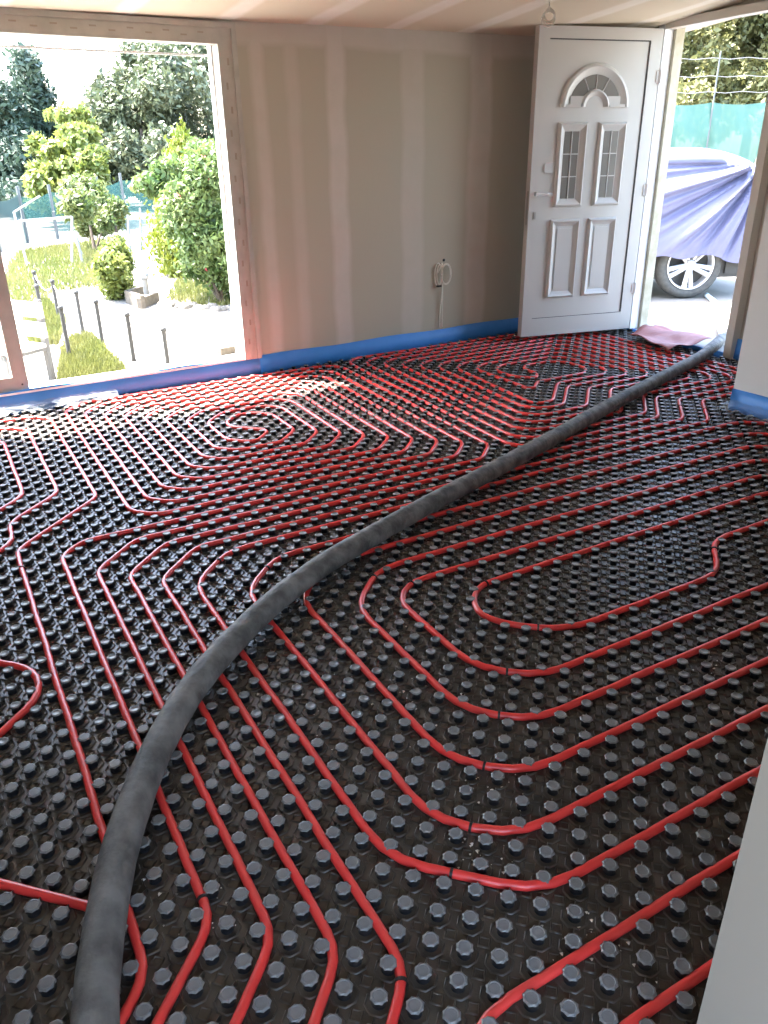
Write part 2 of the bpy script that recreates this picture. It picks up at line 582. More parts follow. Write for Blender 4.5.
for t in cuts[1:4]:
    mb = MB()
    c_, s_ = math.cos(t), math.sin(t)
    mb.bar((CX + 1.6 * c_, .1, CZ + 1.6 * s_), (CX + 3.1 * c_, .1, CZ + 3.1 * s_), .07, 4)
    dmesh('glazing_bar', mb, m_door)
for x0, x1 in ((2.95, 6.5), (7.8, 11.3)):
    mo = dmesh('side_light_moulding', rect_moulding(x0, x1, 14.65, 23.15, .85, .36), m_door)
    gx0, gx1, gz0, gz1 = x0 + .85, x1 - .85, 15.5, 22.3
    gx0 -= .05; gx1 -= .05
    for i in range(2):
        for j in range(3):
            mb = MB()
            pw, ph = (gx1 - gx0) / 2, (gz1 - gz0) / 3
            mb.box(gx0 + i * pw + .05, gx0 + (i + 1) * pw - .05, .09, .16, gz0 + j * ph + .05, gz0 + (j + 1) * ph - .05)
            dmesh('pane', mb, m_doorglass)
    mb = MB(); mb.box((gx0 + gx1) / 2 - .05, (gx0 + gx1) / 2 + .05, .02, .16, gz0, gz1)
    for j in (1, 2):
        z = gz0 + j * (gz1 - gz0) / 3
        mb.box(gx0, gx1, .03, .16, z - .05, z + .05)
    dmesh('glazing_bar', mb, m_door)
for x0, x1 in ((2.8, 6.5), (7.55, 11.2)):
    dmesh('lower_moulding', rect_moulding(x0, x1, 4.75, 13.4, .75, .36), m_door)
    mb = MB(); mb.box(x0 + .95, x1 - .95, .06, .16, 5.75, 12.4)
    dmesh('raised_panel', mb, m_door)
mb = MB(); mb.box(-.05, .02, .2, .6, 12.9, 16.4); dmesh('lock_plate', mb, m_steel)
mb = MB(); mb.box(.55, .85, -.08, .02, 13.5, 14.25); dmesh('key_cylinder', mb, m_steel)
mb = MB(); mb.bar((.7, 0, 16.1), (.7, -.5, 16.1), .22, 10); mb.bar((.7, -.45, 16.1), (2.5, -.5, 16.05), .13, 8); mb.bar((2.3, .0, 16.05), (2.3, -.12, 16.05), .2, 8)
m_film2 = filmmat('protective film', (0.8, 0.8, 0.78), 0.55, 0.3)
dmesh('wrapped_handle', mb, m_film2)
mb = MB(); mb.box(1.6, 2.6, -.06, .0, 18.2, 19.2); dmesh('handle_rose', mb, m_film2)
for z in (4.6, 15.5, 26.8):
    mb = MB(); mb.bar((DW + .12, -.12, z), (DW + .12, -.12, z + 1.35), .2, 8); mb.box(DW - .3, DW + .3, -.1, .02, z + .1, z + 1.25)
    dmesh('hinge', mb, m_white)

# door frame
fr = structure(empty('trim_1', scl((JA[0], JA[1], 0))))
def fbox(name, y0, y1, d0, d1, z0, z1, m_):
    V = []
    for z in (z0, z1):
        for y, k in ((y0, d0), (y0, d1), (y1, d1), (y1, d0)):
            q = np.array(scl((dwx(y) + k, y, z))) - np.array(scl((JA[0], JA[1], 0)))
            V.append(tuple(q))
    b = MB(); b.add(V, [(3, 2, 1, 0), (4, 5, 6, 7), (0, 1, 5, 4), (1, 2, 6, 5), (2, 3, 7, 6), (3, 0, 4, 7)])
    return b.build(name, m_, fr)
fbox('frame_jamb', JA[1] - .05, JA[1] + .95, -.55, .75, .1, DZ1 + .5, m_white)
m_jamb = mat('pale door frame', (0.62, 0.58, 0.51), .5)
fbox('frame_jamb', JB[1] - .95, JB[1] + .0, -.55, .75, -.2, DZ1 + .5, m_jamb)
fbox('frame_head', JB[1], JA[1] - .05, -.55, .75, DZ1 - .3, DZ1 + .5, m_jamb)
m_stone = mat('weathered render', (0.42, 0.38, 0.28), 0.9, (0.52, 0.48, 0.38), scale=12, bump=0.4, bump_scale=30)
fbox('stone_reveal', JA[1] - .45, JA[1] + .7, .8, 2.1, -1.4, DZ1, m_stone)
fbox('sill', JB[1] - .5, JA[1] + .5, .1, 2.2, -1.4, .05, m_conc)

# ------------------------------------------------------------------ studded heating panel
panel_root_me = None
def inside(x, y, o=0.0):
    if y < NY + o:
        return LX + o < x < NX - o and y > FY + o
    if y < PY - .0 + o and y >= NY + o:
        return LX + o < x < RX - o
    return LX + o < x < dwx(y) - .6 - o and y < wby(x) - o
b = MB()
xr = dwx(60) - .2
poly = [(LX + .1, -14), (NX - .1, -14), (NX - .1, NY + .1), (RX - .1, NY + .1), (RX - .1, PY + .1), (dwx(PY) + .4, PY + .1), (dwx(66) + .4, wby(66) - .1), (LX + .1, wby(LX) - .1)]
b.prism([(x * u, y * u) for x, y in poly], 0 - .09 * u, 0.0)
sheet = b.build('studded_floor_panel', m_sheet)
tag(sheet, 'black plastic studded heating panel laid over the whole floor', 'floor panel')

pts_all = []
for n_ in range(-14, 96):
    for m_ in range(-22, 98):
        if (m_ + n_) % 2:
            continue
        x, y = m_ * S2, n_ * S2
        if y > -10 and inside(x, y, .28):
            pts_all.append((x, y))
pts_all = np.array(pts_all)

def project(P):
    V = P - CAM
    z = V @ CW
    return np.stack([384 + F * (V @ CR) / z, 512 + F * (V @ CD) / z, z], -1)
pp = project(np.c_[pts_all, np.zeros(len(pts_all))])
vis = (pp[:, 2] > 2) & (pp[:, 0] > -40) & (pp[:, 0] < 790) & (pp[:, 1] > 250) & (pp[:, 1] < 1050)
near_wall = (pp[:, 0] > 697 + (1022 - pp[:, 1]) * .247) & (pp[:, 1] > 735)
margin = (pp[:, 2] > -5) & (pp[:, 0] > -330) & (pp[:, 0] < 1100)
order = np.argsort(np.where(vis & ~near_wall & (pp[:, 1] < 1022) & (pp[:, 0] > 3) & (pp[:, 0] < 765), pp[:, 2], 1e9))
near_idx = order[:300]
rest = np.ones(len(pts_all), bool)
rest[near_idx] = False
rest &= (margin | (np.hypot(pts_all[:, 0] - CAM[0], pts_all[:, 1] - CAM[1]) < 25))

def stud_profile(n, lobes):
    """rings (radius, z, lobed) in u, z from stud top"""
    prof = [(.21, -.33, 0), (.172, -.09, 0), (.245, -.085, 1), (.25, -.045, 1), (.205, -.006, 0), (.178, 0, 0), (.16, -.014, 0)]
    V, Fq = [], []
    for r_, z, lb in prof:
        for k in range(n):
            t = 2 * math.pi * (k + .5) / n
            rr = r_ * (1 + (.07 if k % 2 else -.06) * lb) if lobes else r_
            V.append((rr * math.cos(t), rr * math.sin(t), z + Z0))
    for i in range(len(prof) - 1):
        for k in range(n):
            Fq.append((i * n + k, i * n + (k + 1) % n, (i + 1) * n + (k + 1) % n, (i + 1) * n + k))
    return np.array(V) * u, np.array(Fq), len(prof)

V16, F16, npr = stud_profile(16, True)
me = mesh('stud', V16, [tuple(f) for f in F16] + [tuple((npr - 1) * 16 + k for k in range(16))], m_stud)
me.materials.append(m_studtop)
for i, pgn in enumerate(me.polygons):
    if i >= 3 * 16:
        pgn.material_index = 1
    pgn.use_smooth = i < 16
for k in near_idx:
    x, y = pts_all[k]
    o = bpy.data.objects.new('stud', me)
    COL.objects.link(o)
    o.parent = sheet
    o.location = (x * u, y * u, 0)
# the rest: one joined part
V8, F8, npr8 = stud_profile(8, False)
R = pts_all[rest]
Vr = (V8[None] + np.c_[R * u, np.zeros(len(R))][:, None]).reshape(-1, 3)
cap8 = np.array([[(npr8 - 1) * 8 + k for k in (0, 1, 2, 3)], [(npr8 - 1) * 8 + k for k in (0, 3, 4, 7)], [(npr8 - 1) * 8 + k for k in (4, 5, 6, 7)]])
F8a = np.r_[F8, cap8]
Fr = (F8a[None] + (np.arange(len(R)) * len(V8))[:, None, None]).reshape(-1, 4)
me2 = np_mesh('stud_field', Vr, Fr, m_stud)
me2.materials.append(m_studtop)
mi = np.tile(np.r_[np.zeros(24, int), np.ones(len(F8a) - 24, int)], len(R))
me2.polygons.foreach_set('material_index', mi.astype(np.int32))
o = obj('stud_field', me2, sheet)
o['kind'] = 'stuff'

# low relief of the sheet: ring round every stud, little square in every cell, fins
def ridge_ring(poly, w, h):
    """closed ridge of triangular section along poly (list of xy) in u"""
    n = len(poly)
    P = np.array(poly)
    c = P.mean(0)
    out = c + (P - c) * (1 + w / np.linalg.norm(P - c, axis=1, keepdims=True))
    inn = c + (P - c) * (1 - w / np.linalg.norm(P - c, axis=1, keepdims=True))
    V = np.r_[np.c_[out, np.zeros(n)], np.c_[P, np.full(n, h)], np.c_[inn, np.zeros(n)]]
    Fq = []
    for k in range(n):
        j = (k + 1) % n
        Fq += [(k, j, n + j, n + k), (n + k, n + j, 2 * n + j, 2 * n + k)]
    return V, np.array(Fq)
uh = np.array([S2, -S2]); vh = np.array([S2, S2])
octo = [(.40 * math.cos(math.pi / 8 + k * math.pi / 4), .40 * math.sin(math.pi / 8 + k * math.pi / 4)) for k in range(8)]
V1, F1 = ridge_ring(octo, .035, .065)
cc = np.array([.5 * (uh + vh)])[0]
sq = [tuple(cc + .155 * (a_ * uh + b_ * vh)) for a_, b_ in ((1, 1), (-1, 1), (-1, -1), (1, -1))]
V2, F2 = ridge_ring(sq, .04, .07)
def fin(d):
    d = np.array(d); s_ = np.array([-d[1], d[0]]) * .014
    a_, c_ = d * .17, d * .50
    V = [(*(a_ - s_), 0), (*(a_ + s_), 0), (*(c_ + s_), 0), (*(c_ - s_), 0), (*(a_ - s_), .30), (*(a_ + s_), .30), (*(c_ + s_), .17), (*(c_ - s_), .17)]
    Fq = [(4, 5, 6, 7), (0, 4, 7, 3), (1, 2, 6, 5), (3, 7, 6, 2)]
    return np.array(V), np.array(Fq)
Vs, Fs = [V1, V2], [F1, F2 + len(V1)]
off = len(V1) + len(V2)
for d in (vh,):
    v_, f_ = fin(d)
    Vs.append(v_); Fs.append(f_ + off); off += len(v_)
Vu = np.concatenate(Vs) * u; Fu = np.concatenate(Fs)
selr = vis & (pp[:, 2] < 98)
selr |= (np.hypot(pts_all[:, 0] - CAM[0], pts_all[:, 1] - CAM[1]) < 22)
R = pts_all[selr]
Vr = (Vu[None] + np.c_[R * u, np.zeros(len(R))][:, None]).reshape(-1, 3)
Fr = (Fu[None] + (np.arange(len(R)) * len(Vu))[:, None, None]).reshape(-1, 4)
o = obj('relief_ribs', np_mesh('relief_ribs', Vr, Fr, m_sheet), sheet)
o['kind'] = 'stuff'

# ------------------------------------------------------------------ heating pipes  (path vertices in S = 0.05 m units)
PR = .156          # pipe radius in u
PZ = .158          # pipe centre height in u above the sheet
def chamfer(path):
    out = []
    n = len(path)
    for i, q in enumerate(path):
        cut = q[2] if len(q) > 2 else 0
        P = np.array(q[:2], float)
        if not cut or i in (0, n - 1):
            out.append(P); continue
        a_ = np.array(path[i - 1][:2], float) - P
        c_ = np.array(path[i + 1][:2], float) - P
        out.append(P + a_ / np.linalg.norm(a_) * cut)
        out.append(P + c_ / np.linalg.norm(c_) * cut)
    return out

def fillet(P, rad=2.2):
    res = [P[0]]
    for i in range(1, len(P) - 1):
        a_, c_ = P[i - 1] - P[i], P[i + 1] - P[i]
        la, lc = np.linalg.norm(a_), np.linalg.norm(c_)
        if la < 1e-6 or lc < 1e-6:
            continue
        a_, c_ = a_ / la, c_ / lc
        ang = math.acos(max(-1, min(1, a_ @ c_)))
        if ang > math.pi - .02:
            res.append(P[i]); continue
        t = rad / math.tan(ang / 2)
        t = min(t, la * .48, lc * .48)
        r_ = t * math.tan(ang / 2)
        p0, p1 = P[i] + a_ * t, P[i] + c_ * t
        bis = (a_ + c_); bis /= np.linalg.norm(bis)
        cen = P[i] + bis * (r_ / math.sin(ang / 2))
        v0, v1 = p0 - cen, p1 - cen
        th = math.pi - ang
        k = max(3, int(th / .22))
        cr = v0[0] * v1[1] - v0[1] * v1[0]
        sg = 1 if cr > 0 else -1
        for j in range(k + 1):
            tt = sg * th * j / k
            res.append(cen + np.array([v0[0] * math.cos(tt) - v0[1] * math.sin(tt), v0[0] * math.sin(tt) + v0[1] * math.cos(tt)]))
    res.append(P[-1])
    return res

def resample(P, step=2.0):
    out = [P[0]]
    for a_, c_ in zip(P[:-1], P[1:]):
        d = np.linalg.norm(c_ - a_)
        k = max(1, int(d / step))
        t = (c_ - a_) / max(d, 1e-9); nrm = np.array([-t[1], t[0]])
        for j in range(1, k + 1):
            q = a_ + (c_ - a_) * j / k
            if k > 2 and 0 < j < k:
                q = q + nrm * rng.normal(0, .022)
            out.append(q)
    return out

ALLP = []
def make_pipe(path, label, rad=3.6):
    P = np.array(resample(fillet(chamfer(path), rad)))
    # drop duplicates
    keep = np.r_[True, np.linalg.norm(np.diff(P, axis=0), axis=1) > 1e-4]
    P = P[keep]
    n = 10
    t = np.gradient(P, axis=0); t /= np.linalg.norm(t, axis=1, keepdims=True)
    nr = np.c_[-t[:, 1], t[:, 0]]
    a_ = np.arange(n) * 2 * np.pi / n
    V = np.empty((len(P), n, 3))
    V[:, :, :2] = (P[:, None] * S2 + nr[:, None] * (PR * np.cos(a_))[None, :, None])
    V[:, :, 2] = PZ + PR * np.sin(a_)[None]
    V = V.reshape(-1, 3) * u
    i = np.arange(len(P) - 1)[:, None] * n
    k = np.arange(n)[None]
    k2 = (k + 1) % n
    Fq = np.stack([i + k, i + n + k, i + n + k2, i + k2], -1).reshape(-1, 4)
    o = obj('heating_pipe', np_mesh('heating_pipe', V, Fq, m_pipe, True))
    tag(o, label, 'pipe', 'red underfloor heating pipes clipped between the studs')
    ALLP.append((o, P * S2, t))
    return o

# loop around the middle of the room (nested long U turns on the right)
loopR = [(-6.5, -9.5), (1.5, -1.5), (69.5, -1.5, 2), (69.5, 36.5, 3), (5.5, 36.5, 4), (5.5, 4.5, 3), (63.5, 4.5, 2), (63.5, 30.5, 3), (11.5, 30.5, 4), (11.5, 10.5, 3),
         (57.5, 10.5, 2), (57.5, 24.5, 3), (23, 24.5), (21, 24.4), (19.9, 23.7), (19.1, 22.8), (18.6, 21.5), (18.7, 20.6), (19.1, 19.7), (19.9, 18.7), (21, 17.7), (22.2, 17), (23.6, 16.6), (25, 16.5), (37.5, 16.5), (41.5, 20.5), (54.5, 20.5, 2), (54.5, 13.5, 2), (14.5, 13.5, 3), (14.5, 27.5, 2),
         (60.5, 27.5, 3), (60.5, 7.5, 2), (8.5, 7.5, 3), (8.5, 33.5, 4), (66.5, 33.5, 3), (66.5, 1.5, 2), (2.5, 1.5, 5), (2.5, 39.5, 4), (72.3, 39.5, 3), (72.3, -4.5, 2), (4.5, -4.5), (-.5, -9.5)]
make_pipe(loopR, 'red heating pipe nested in long U turns over the right foreground floor', 4.6)
# spiral in front of the window
dl = lambda x: (x - 23.5) / 8.0
def T1(x, y, c=2): return (x + dl(x), y, c)
loopW = [(-15.5, -6.5), (-3.5, 5.5), (-3.5, 45.5, 4), (39.5, 45.5, 3), T1(39.5, 89.5), (1.5, 89.5, 3), (1.5, 49.5, 2), (35.5, 49.5, 3), T1(35.5, 85.5), (5.5, 85.5, 3), (5.5, 53.5, 2), (31.5, 53.5, 3),
         T1(31.5, 81.5), (9.5, 81.5, 3), (9.5, 57.5, 2), (27.5, 57.5, 3), T1(27.5, 77.5), (13.5, 77.5, 3), (13.5, 61.5, 2), (23.5, 61.5, 3), (23.5, 73.5, 2), (17.5, 73.5, 2), (17.5, 67.5, 2), (20.5, 67.5, 1),
         (20.5, 63.5, 2), (15.5, 63.5, 2), (15.5, 75.5, 3), T1(25.5, 75.5), (25.5, 59.5, 3), (11.5, 59.5, 2), (11.5, 79.5, 3), T1(29.5, 79.5), (29.5, 55.5, 3), (7.5, 55.5, 2), (7.5, 83.5, 3), T1(33.5, 83.5),
         (33.5, 51.5, 3), (3.5, 51.5, 2), (3.5, 87.5, 3), T1(37.5, 87.5), (37.5, 47.5, 3), (-5.5, 47.5, 2), (-5.5, 7.5), (-19.5, -6.5)]
make_pipe(loopW, 'red heating pipe wound in a spiral in front of the window', 2.6)
# spiral in front of the door
loopD = [(-9, -8), (.5, 1.5), (.5, 41.5, 4), (66.5, 41.5), (72.5, 47.5), (89.5, 47.5, 2), (89.5, 91.3, 2), (43.5, 91.3, 2), (41.5, 45.5, 2), (62.5, 45.5), (68.5, 51.5), (85.5, 51.5, 2), (85.5, 87.5, 2), (47.5, 87.5, 2),
         (45.5, 49.5, 2), (60.5, 49.5), (66.5, 55.5), (81.5, 55.5, 2), (81.5, 83.5, 2), (51.5, 83.5, 2), (49.5, 53.5, 2), (58.5, 53.5), (64.5, 59.5), (77.5, 59.5, 2), (77.5, 79.5, 2), (55.5, 79.5, 2), (53.5, 57.5, 1),
         (56.5, 57.5), (62.5, 63.5), (73.5, 63.5, 2), (73.5, 75.5, 2), (59.5, 75.5, 2), (59.5, 67.5, 2), (63.5, 67.5, 1.4), (63.5, 73.5, 1.4), (71.5, 73.5, 2), (71.5, 65.5, 2), (60.5, 65.5), (58.6, 63.6), (57.5, 63.5, .5),
         (57.5, 77.5, 2), (75.5, 77.5, 2), (75.5, 61.5, 2), (62.5, 61.5), (56.5, 55.5), (51.5, 55.5, 2), (53.5, 81.5, 2), (79.5, 81.5, 2), (79.5, 57.5, 2), (66.5, 57.5), (60.5, 51.5), (47.5, 51.5, 2), (49.5, 85.5, 2),
         (83.5, 85.5, 2), (83.5, 53.5, 2), (68.5, 53.5), (62.5, 47.5), (43.5, 47.5, 2), (45.5, 89.5, 2), (87.5, 89.5, 2), (87.5, 49.5, 2), (70.5, 49.5), (64.5, 43.5), (-1.5, 43.5, 4), (-1.5, 3.5), (-12, -7)]
make_pipe(loopD, 'red heating pipe wound in a spiral in front of the white door', 2.6)
make_pipe([(-21, -6), (-8.5, 6.5), (-8.5, 48.5), (-.5, 56.5), (-.5, 86.5, 2), (-21, 86.5)], 'red heating pipe running up the left side and turning left below the window', 2.6)
make_pipe([(-21, 83.5), (-3.5, 83.5, 2), (-3.5, 59.5), (-8.5, 54.5), (-8.5, 50.5), (-17.5, 41.5)], 'red heating pipe with an S bend at the left edge of the floor')
make_pipe([(-21, 80.5), (-6.5, 80.5, 2), (-6.5, 60.5), (-17.5, 49.5)], 'short bent red heating pipe under the left window sash')
make_pipe([(-17.5, 38.5), (-8, 29), (-17.5, 19.5)], 'red heating pipe in a hairpin bend at the left edge', 3.6)
make_pipe([(-17.5, 18.5), (-9.7, 10.7), (-9.6, 9.7)], 'short red heating pipe coming in at the lower left under the grey hose')

# black clips
clip_px = [(370, 577), (408, 583), (216, 561), (263, 568), (484, 583), (538, 627), (507, 671), (499, 715), (485, 765), (471, 827), (460, 875), (401, 982), (20, 569), (204, 899), (716, 550), (682, 407), (707, 410)]
b = MB()
b.lathe([(PR * .98, -.045), (PR * 1.28, -.045), (PR * 1.28, .045), (PR * .98, .045)], 12, axis='Y', close=True)
b.v = [(x * u, y * u, z * u) for x, y, z in b.v]
clip_me = mesh('pipe_clip', b.v, b.f, m_clip, False)
for px, py in clip_px:
    g = ground(px, py, -Z0 + PZ)
    best = min(((np.linalg.norm(P - g[:2], axis=1).min(), i) for i, (o, P, t) in enumerate(ALLP)))
    po, P, t = ALLP[best[1]]
    k = int(np.argmin(np.linalg.norm(P - g[:2], axis=1)))
    ctr = P[k] + t[k] * float(np.clip((g[:2] - P[k]) @ t[k], -.8, .8))
    o = bpy.data.objects.new('pipe_clip', clip_me)
    COL.objects.link(o)
    o.parent = po
    o.location = (ctr[0] * u, ctr[1] * u, PZ * u)
    o.rotation_euler = (0, 0, math.atan2(t[k][1], t[k][0]) - math.pi / 2)

# ------------------------------------------------------------------ grey hose
HR = .60
hp = [(-8.6, -8), (-8.3, -3), (-7.95, .6), (-7.45, 3.71), (-6.45, 6.86), (-5.25, 9.6), (-3.35, 12.8), (-.75, 16.0), (3.4, 19.5), (7.6, 22.05), (10.6, 23.4), (16.6, 25.75), (22.4, 27.85), (31.5, 31.2), (41.1, 35.0), (52.5, 39.2), (61, 42.3), (66.2, 44.55), (69.5, 46.2), (74, 48.0), (84, 49.5), (96, 48)]
hz = [HR + .02] * 16 + [HR + .05, HR + .3, HR + .3, HR - .4, HR - 1.45, HR - 1.45]
def catmull(P, n):
    P = [np.array(q, float) for q in P]
    P = [2 * P[0] - P[1]] + P + [2 * P[-1] - P[-2]]
    out = []
    for i in range(1, len(P) - 2):
        for k in range(n):
            t = k / n
            a0, a1, a2, a3 = P[i - 1:i + 3]
            out.append(.5 * ((2 * a1) + (-a0 + a2) * t + (2 * a0 - 5 * a1 + 4 * a2 - a3) * t * t + (-a0 + 3 * a1 - 3 * a2 + a3) * t ** 3))
    out.append(P[-2])
    return out
hpts = catmull([(x, y, z) for (x, y), z in zip(hp, hz)], 8)
b = MB()
b.tube([scl(q) for q in hpts], [HR * u * (1 + .012 * math.sin(i * 1.7)) for i in range(len(hpts))], 20)
tag(b.build('concrete_hose', m_hose, None, True), 'thick grey rubber hose lying across the floor and out of the door', 'hose')

# ------------------------------------------------------------------ blue edge strips with film
def strip(name, pts, z0, z1, label, thick=.16, film=None, ztop=None):
    b = MB()
    L = [(np.array(a_, float)) for a_ in pts]
    samples = []
    for a_, c_ in zip(L[:-1], L[1:]):
        k = max(2, int(np.linalg.norm(c_ - a_) / 1.2))
        for j in range(k):
            samples.append(a_ + (c_ - a_) * j / k)
    samples.append(L[-1])
    n = len(samples)
    rows_f, rows_b = [], []
    for i, q in enumerate(samples):
        d = samples[min(i + 1, n - 1)] - samples[max(i - 1, 0)]
        d /= np.linalg.norm(d)
        nr = np.array([d[1], -d[0]])
        wob = .05 * math.sin(i * 1.3) + .04 * math.sin(i * .47 + 1)
        zt = z1 + .06 * math.sin(i * .6)
        rows_f.append([scl((*(q + nr * (thick + .12 + wob * .5)), z0)), scl((*(q + nr * (thick + wob)), (z0 + z1) / 2)), scl((*(q + nr * thick * .7), zt))])
        rows_b.append([scl((*q, z0)), scl((*q, (z0 + z1) / 2)), scl((*q, zt))])
    prof = [f_ + bk[::-1] for f_, bk in zip(rows_f, rows_b)]
    m_ = 6
    vs_ = [q for r_ in prof for q in r_]
    fs = [(i * m_ + k, (i + 1) * m_ + k, (i + 1) * m_ + (k + 1) % m_, i * m_ + (k + 1) % m_) for i in range(n - 1) for k in range(m_)]
    fs += [tuple(range(m_ - 1, -1, -1)), tuple(range((n - 1) * m_, n * m_))]
    b.add(vs_, fs)
    o = b.build(name, m_blue, None, True)
    tag(o, label, 'edge strip', 'blue edge insulation strips along the walls')
    if film:
        s0, s1, width = film
        P = []
        k0, k1 = int(s0 * (n - 1)), int(s1 * (n - 1))
        for i in range(k0 * 3, k1 * 3 + 1):
            t = i / 3
            ia = min(int(t), n - 2); fr_ = t - ia
            q = samples[ia] * (1 - fr_) + samples[ia + 1] * fr_
            d = samples[ia + 1] - samples[ia]; d /= np.linalg.norm(d); nr = np.array([d[1], -d[0]])
            row = []
            for j in range(6):
                w = width * (j / 5) * (1 + .25 * math.sin(i * .9) + .15 * rng.normal())
                z = .45 * (1 - j / 5) + .12 + .16 * rng.random() - (0.02 * j)
                row.append(scl((*(q + nr * (thick + .15 + w)), max(z, .05))))
            P.append(row)
        fb = MB(); fb.grid(P)
        fb.build('film_skirt', m_film, o)
    return o
xe = dwx(63) - .1
strip('edge_strip', [(LX, wby(LX)), (WX1, wby(WX1))], -Z0, 1.68, 'long blue edge strip below the window, covering its sill', .2, film=(.22, .62, 1.25))
strip('edge_strip', [(WX1, wby(WX1)), (xe, wby(xe))], -Z0, 1.6, 'blue edge strip along the plasterboard wall between window and door', .16)
strip('edge_strip', [(dwx(62) + .5, 64), (dwx(59.5) + .4, 59.5)], -Z0, 1.5, 'short blue edge strip hidden beside the door hinges', .16)
strip('edge_strip', [(dwx(55) - .3, 57.6), (dwx(44) - .3, 43.4)], -Z0, .25, 'low blue edge strip across the door threshold', .3)
strip('edge_strip', [(dwx(42) + .3, 42.4), (dwx(33) + .3, 31.3)], -Z0, 1.9, 'blue edge strip right of the door jamb behind the pillar', .16)
strip('edge_strip', [(RX, PY + .02), (RX, -4)], -Z0, 1.5, 'blue edge strip around the foot of the right wall corner', .16, film=(0.0, .30, 1.7))

# ------------------------------------------------------------------ red sheet on the threshold
P = []
c0, c1 = ground(640, 338, .7), ground(716, 345, .9)
c2, c3 = ground(676, 343, .35), ground(724, 338, .9)
q00, q10 = ground(627, 334, .8), ground(668, 352, .25)
q01, q11 = ground(655, 325, .6), ground(712, 339, 1.0)
nu, nv = 22, 12
for i in range(nu + 1):
    row = []
    for j in range(nv + 1):
        a_, c_ = i / nu, j / nv
        q = q10 * (1 - a_) * (1 - c_) + q11 * a_ * (1 - c_) + q00 * (1 - a_) * c_ + q01 * a_ * c_
        z = q[2] + .22 * math.sin(a_ * 9 + c_ * 3) + .14 * math.sin(c_ * 11 + a_ * 5) + .1
        row.append(scl((q[0], q[1], max(z, .18))))
    P.append(row)
b = MB(); b.grid(P)
o = b.build('plastic_sheet', m_red_sheet, None, True)
sm = o.modifiers.new('thickness', 'SOLIDIFY'); sm.thickness = .004
tag(o, 'crumpled red plastic sheet lying on the floor by the door threshold', 'sheet')

# ------------------------------------------------------------------ cables
wx, wy = 44.0, wby(44.0)
coil = empty('wall_cable', scl((wx, wy, 6.3)))
def cpt(x, y, z): return (x * u, y * u, z * u)
for k, (dx, rx, rz) in enumerate(((-.55, .45, 1.25), (-.35, .38, 1.1), (.45, .72, 1.15), (.4, .6, 1.05))):
    b = MB()
    b.tube([cpt(dx + rx * math.cos(t), -.22 - .07 * k, 1.5 + rz * math.sin(t)) for t in np.linspace(0, 2 * math.pi, 26)], 0.055 * u, 6)
    b.build('cable_loop', m_cable, coil, True)
for xx in (-.35, .15):
    b = MB(); b.tube([cpt(.05, -.3, .8), cpt(.05 + xx * .2, -.28, -1), cpt(xx * .7, -.26, -3), cpt(xx, -.25, -4.45)], .055 * u, 6)
    b.build('cable_tail', m_cable, coil, True)
b = MB(); b.tube([cpt(.1, .0, 2.65), cpt(.0, -.25, 2.6), cpt(-.3, -.25, 2.2), cpt(-.6, -.22, 1.7)], .08 * u, 6); b.build('cable_stub', m_cable, coil, True)
b = MB(); b.tube([cpt(.35, .02, 3.0), cpt(.35, -.03, 3.0)], .16 * u, 10); b.build('wall_hole', m_black, coil)
b = MB(); b.box(*[v * u for v in (-.75, -.2, -.5, -.2, .15, .32)]); b.build('cable_tie', m_black, coil)
tag(coil, 'coiled white electric cable hanging from a hole in the plasterboard wall', 'cable')
cq = np.array([46.9, 53.0]); cz = ceilz(*cq)
cc_ = empty('ceiling_cable', scl((cq[0], cq[1], cz)))
for k in range(3):
    b = MB()
    dr = CR * 1.0
    b.tube([cpt(dr[0] * (.62 - .08 * k) * math.cos(t) + .05 * k, dr[1] * (.62 - .08 * k) * math.cos(t), -1.35 + .15 * k + (.58 - .05 * k) * math.sin(t)) for t in np.linspace(0, 2 * math.pi, 24)], .075 * u, 6)
    b.build('cable_loop', m_cable, cc_, True)
b = MB(); b.tube([cpt(0, 0, .1), cpt(.05, 0, -.4), cpt(-.1, 0, -.9)], .09 * u, 6); b.build('cable_stub', m_cable, cc_, True)
tag(cc_, 'small white cable coil hanging from the ceiling above the door', 'cable')

# plaster crumbs on the panel
vs_, fs = [], []
spots = [(497, 790, 30, 28), (470, 860, 40, 30), (300, 700, 60, 40), (560, 640, 60, 40), (420, 700, 50, 40), (600, 950, 70, 50), (200, 900, 60, 50), (720, 650, 30, 20)]
V, Fc = [], []
for px, py, sx, sy in spots:
    for k in range(26):
        g = ground(px + rng.normal() * sx * .5, py + rng.normal() * sy * .5, -Z0)
        r_ = .03 + .07 * rng.random() ** 3
        base = len(V)
        for d in ((1, 0, 0), (-.5, .8, 0), (-.5, -.8, 0), (.1, .1, 1)):
            V.append(((g[0] + d[0] * r_) * u, (g[1] + d[1] * r_) * u, (d[2] * r_ * .8 + .01) * u))
        Fc += [(base, base + 1, base + 3), (base + 1, base + 2, base + 3), (base + 2, base, base + 3)]
o = obj('plaster_crumbs', np_mesh('plaster_crumbs', np.array(V), np.array(Fc), m_crumb))
tag(o, 'small white plaster crumbs scattered between the studs', 'debris', kind='stuff')

# ================================================================== OUTSIDE
GZ = -1.5
m_ground = mat('pale concrete paving', (0.22, 0.205, 0.18), 0.9, (0.185, 0.17, 0.15), scale=1.5, bump=0.2, bump_scale=20)
b = MB()
b.box(-40, 60, -45, 60, (GZ + Z0) * u - .3, (GZ + Z0) * u)
structure(b.build('ground', m_ground))

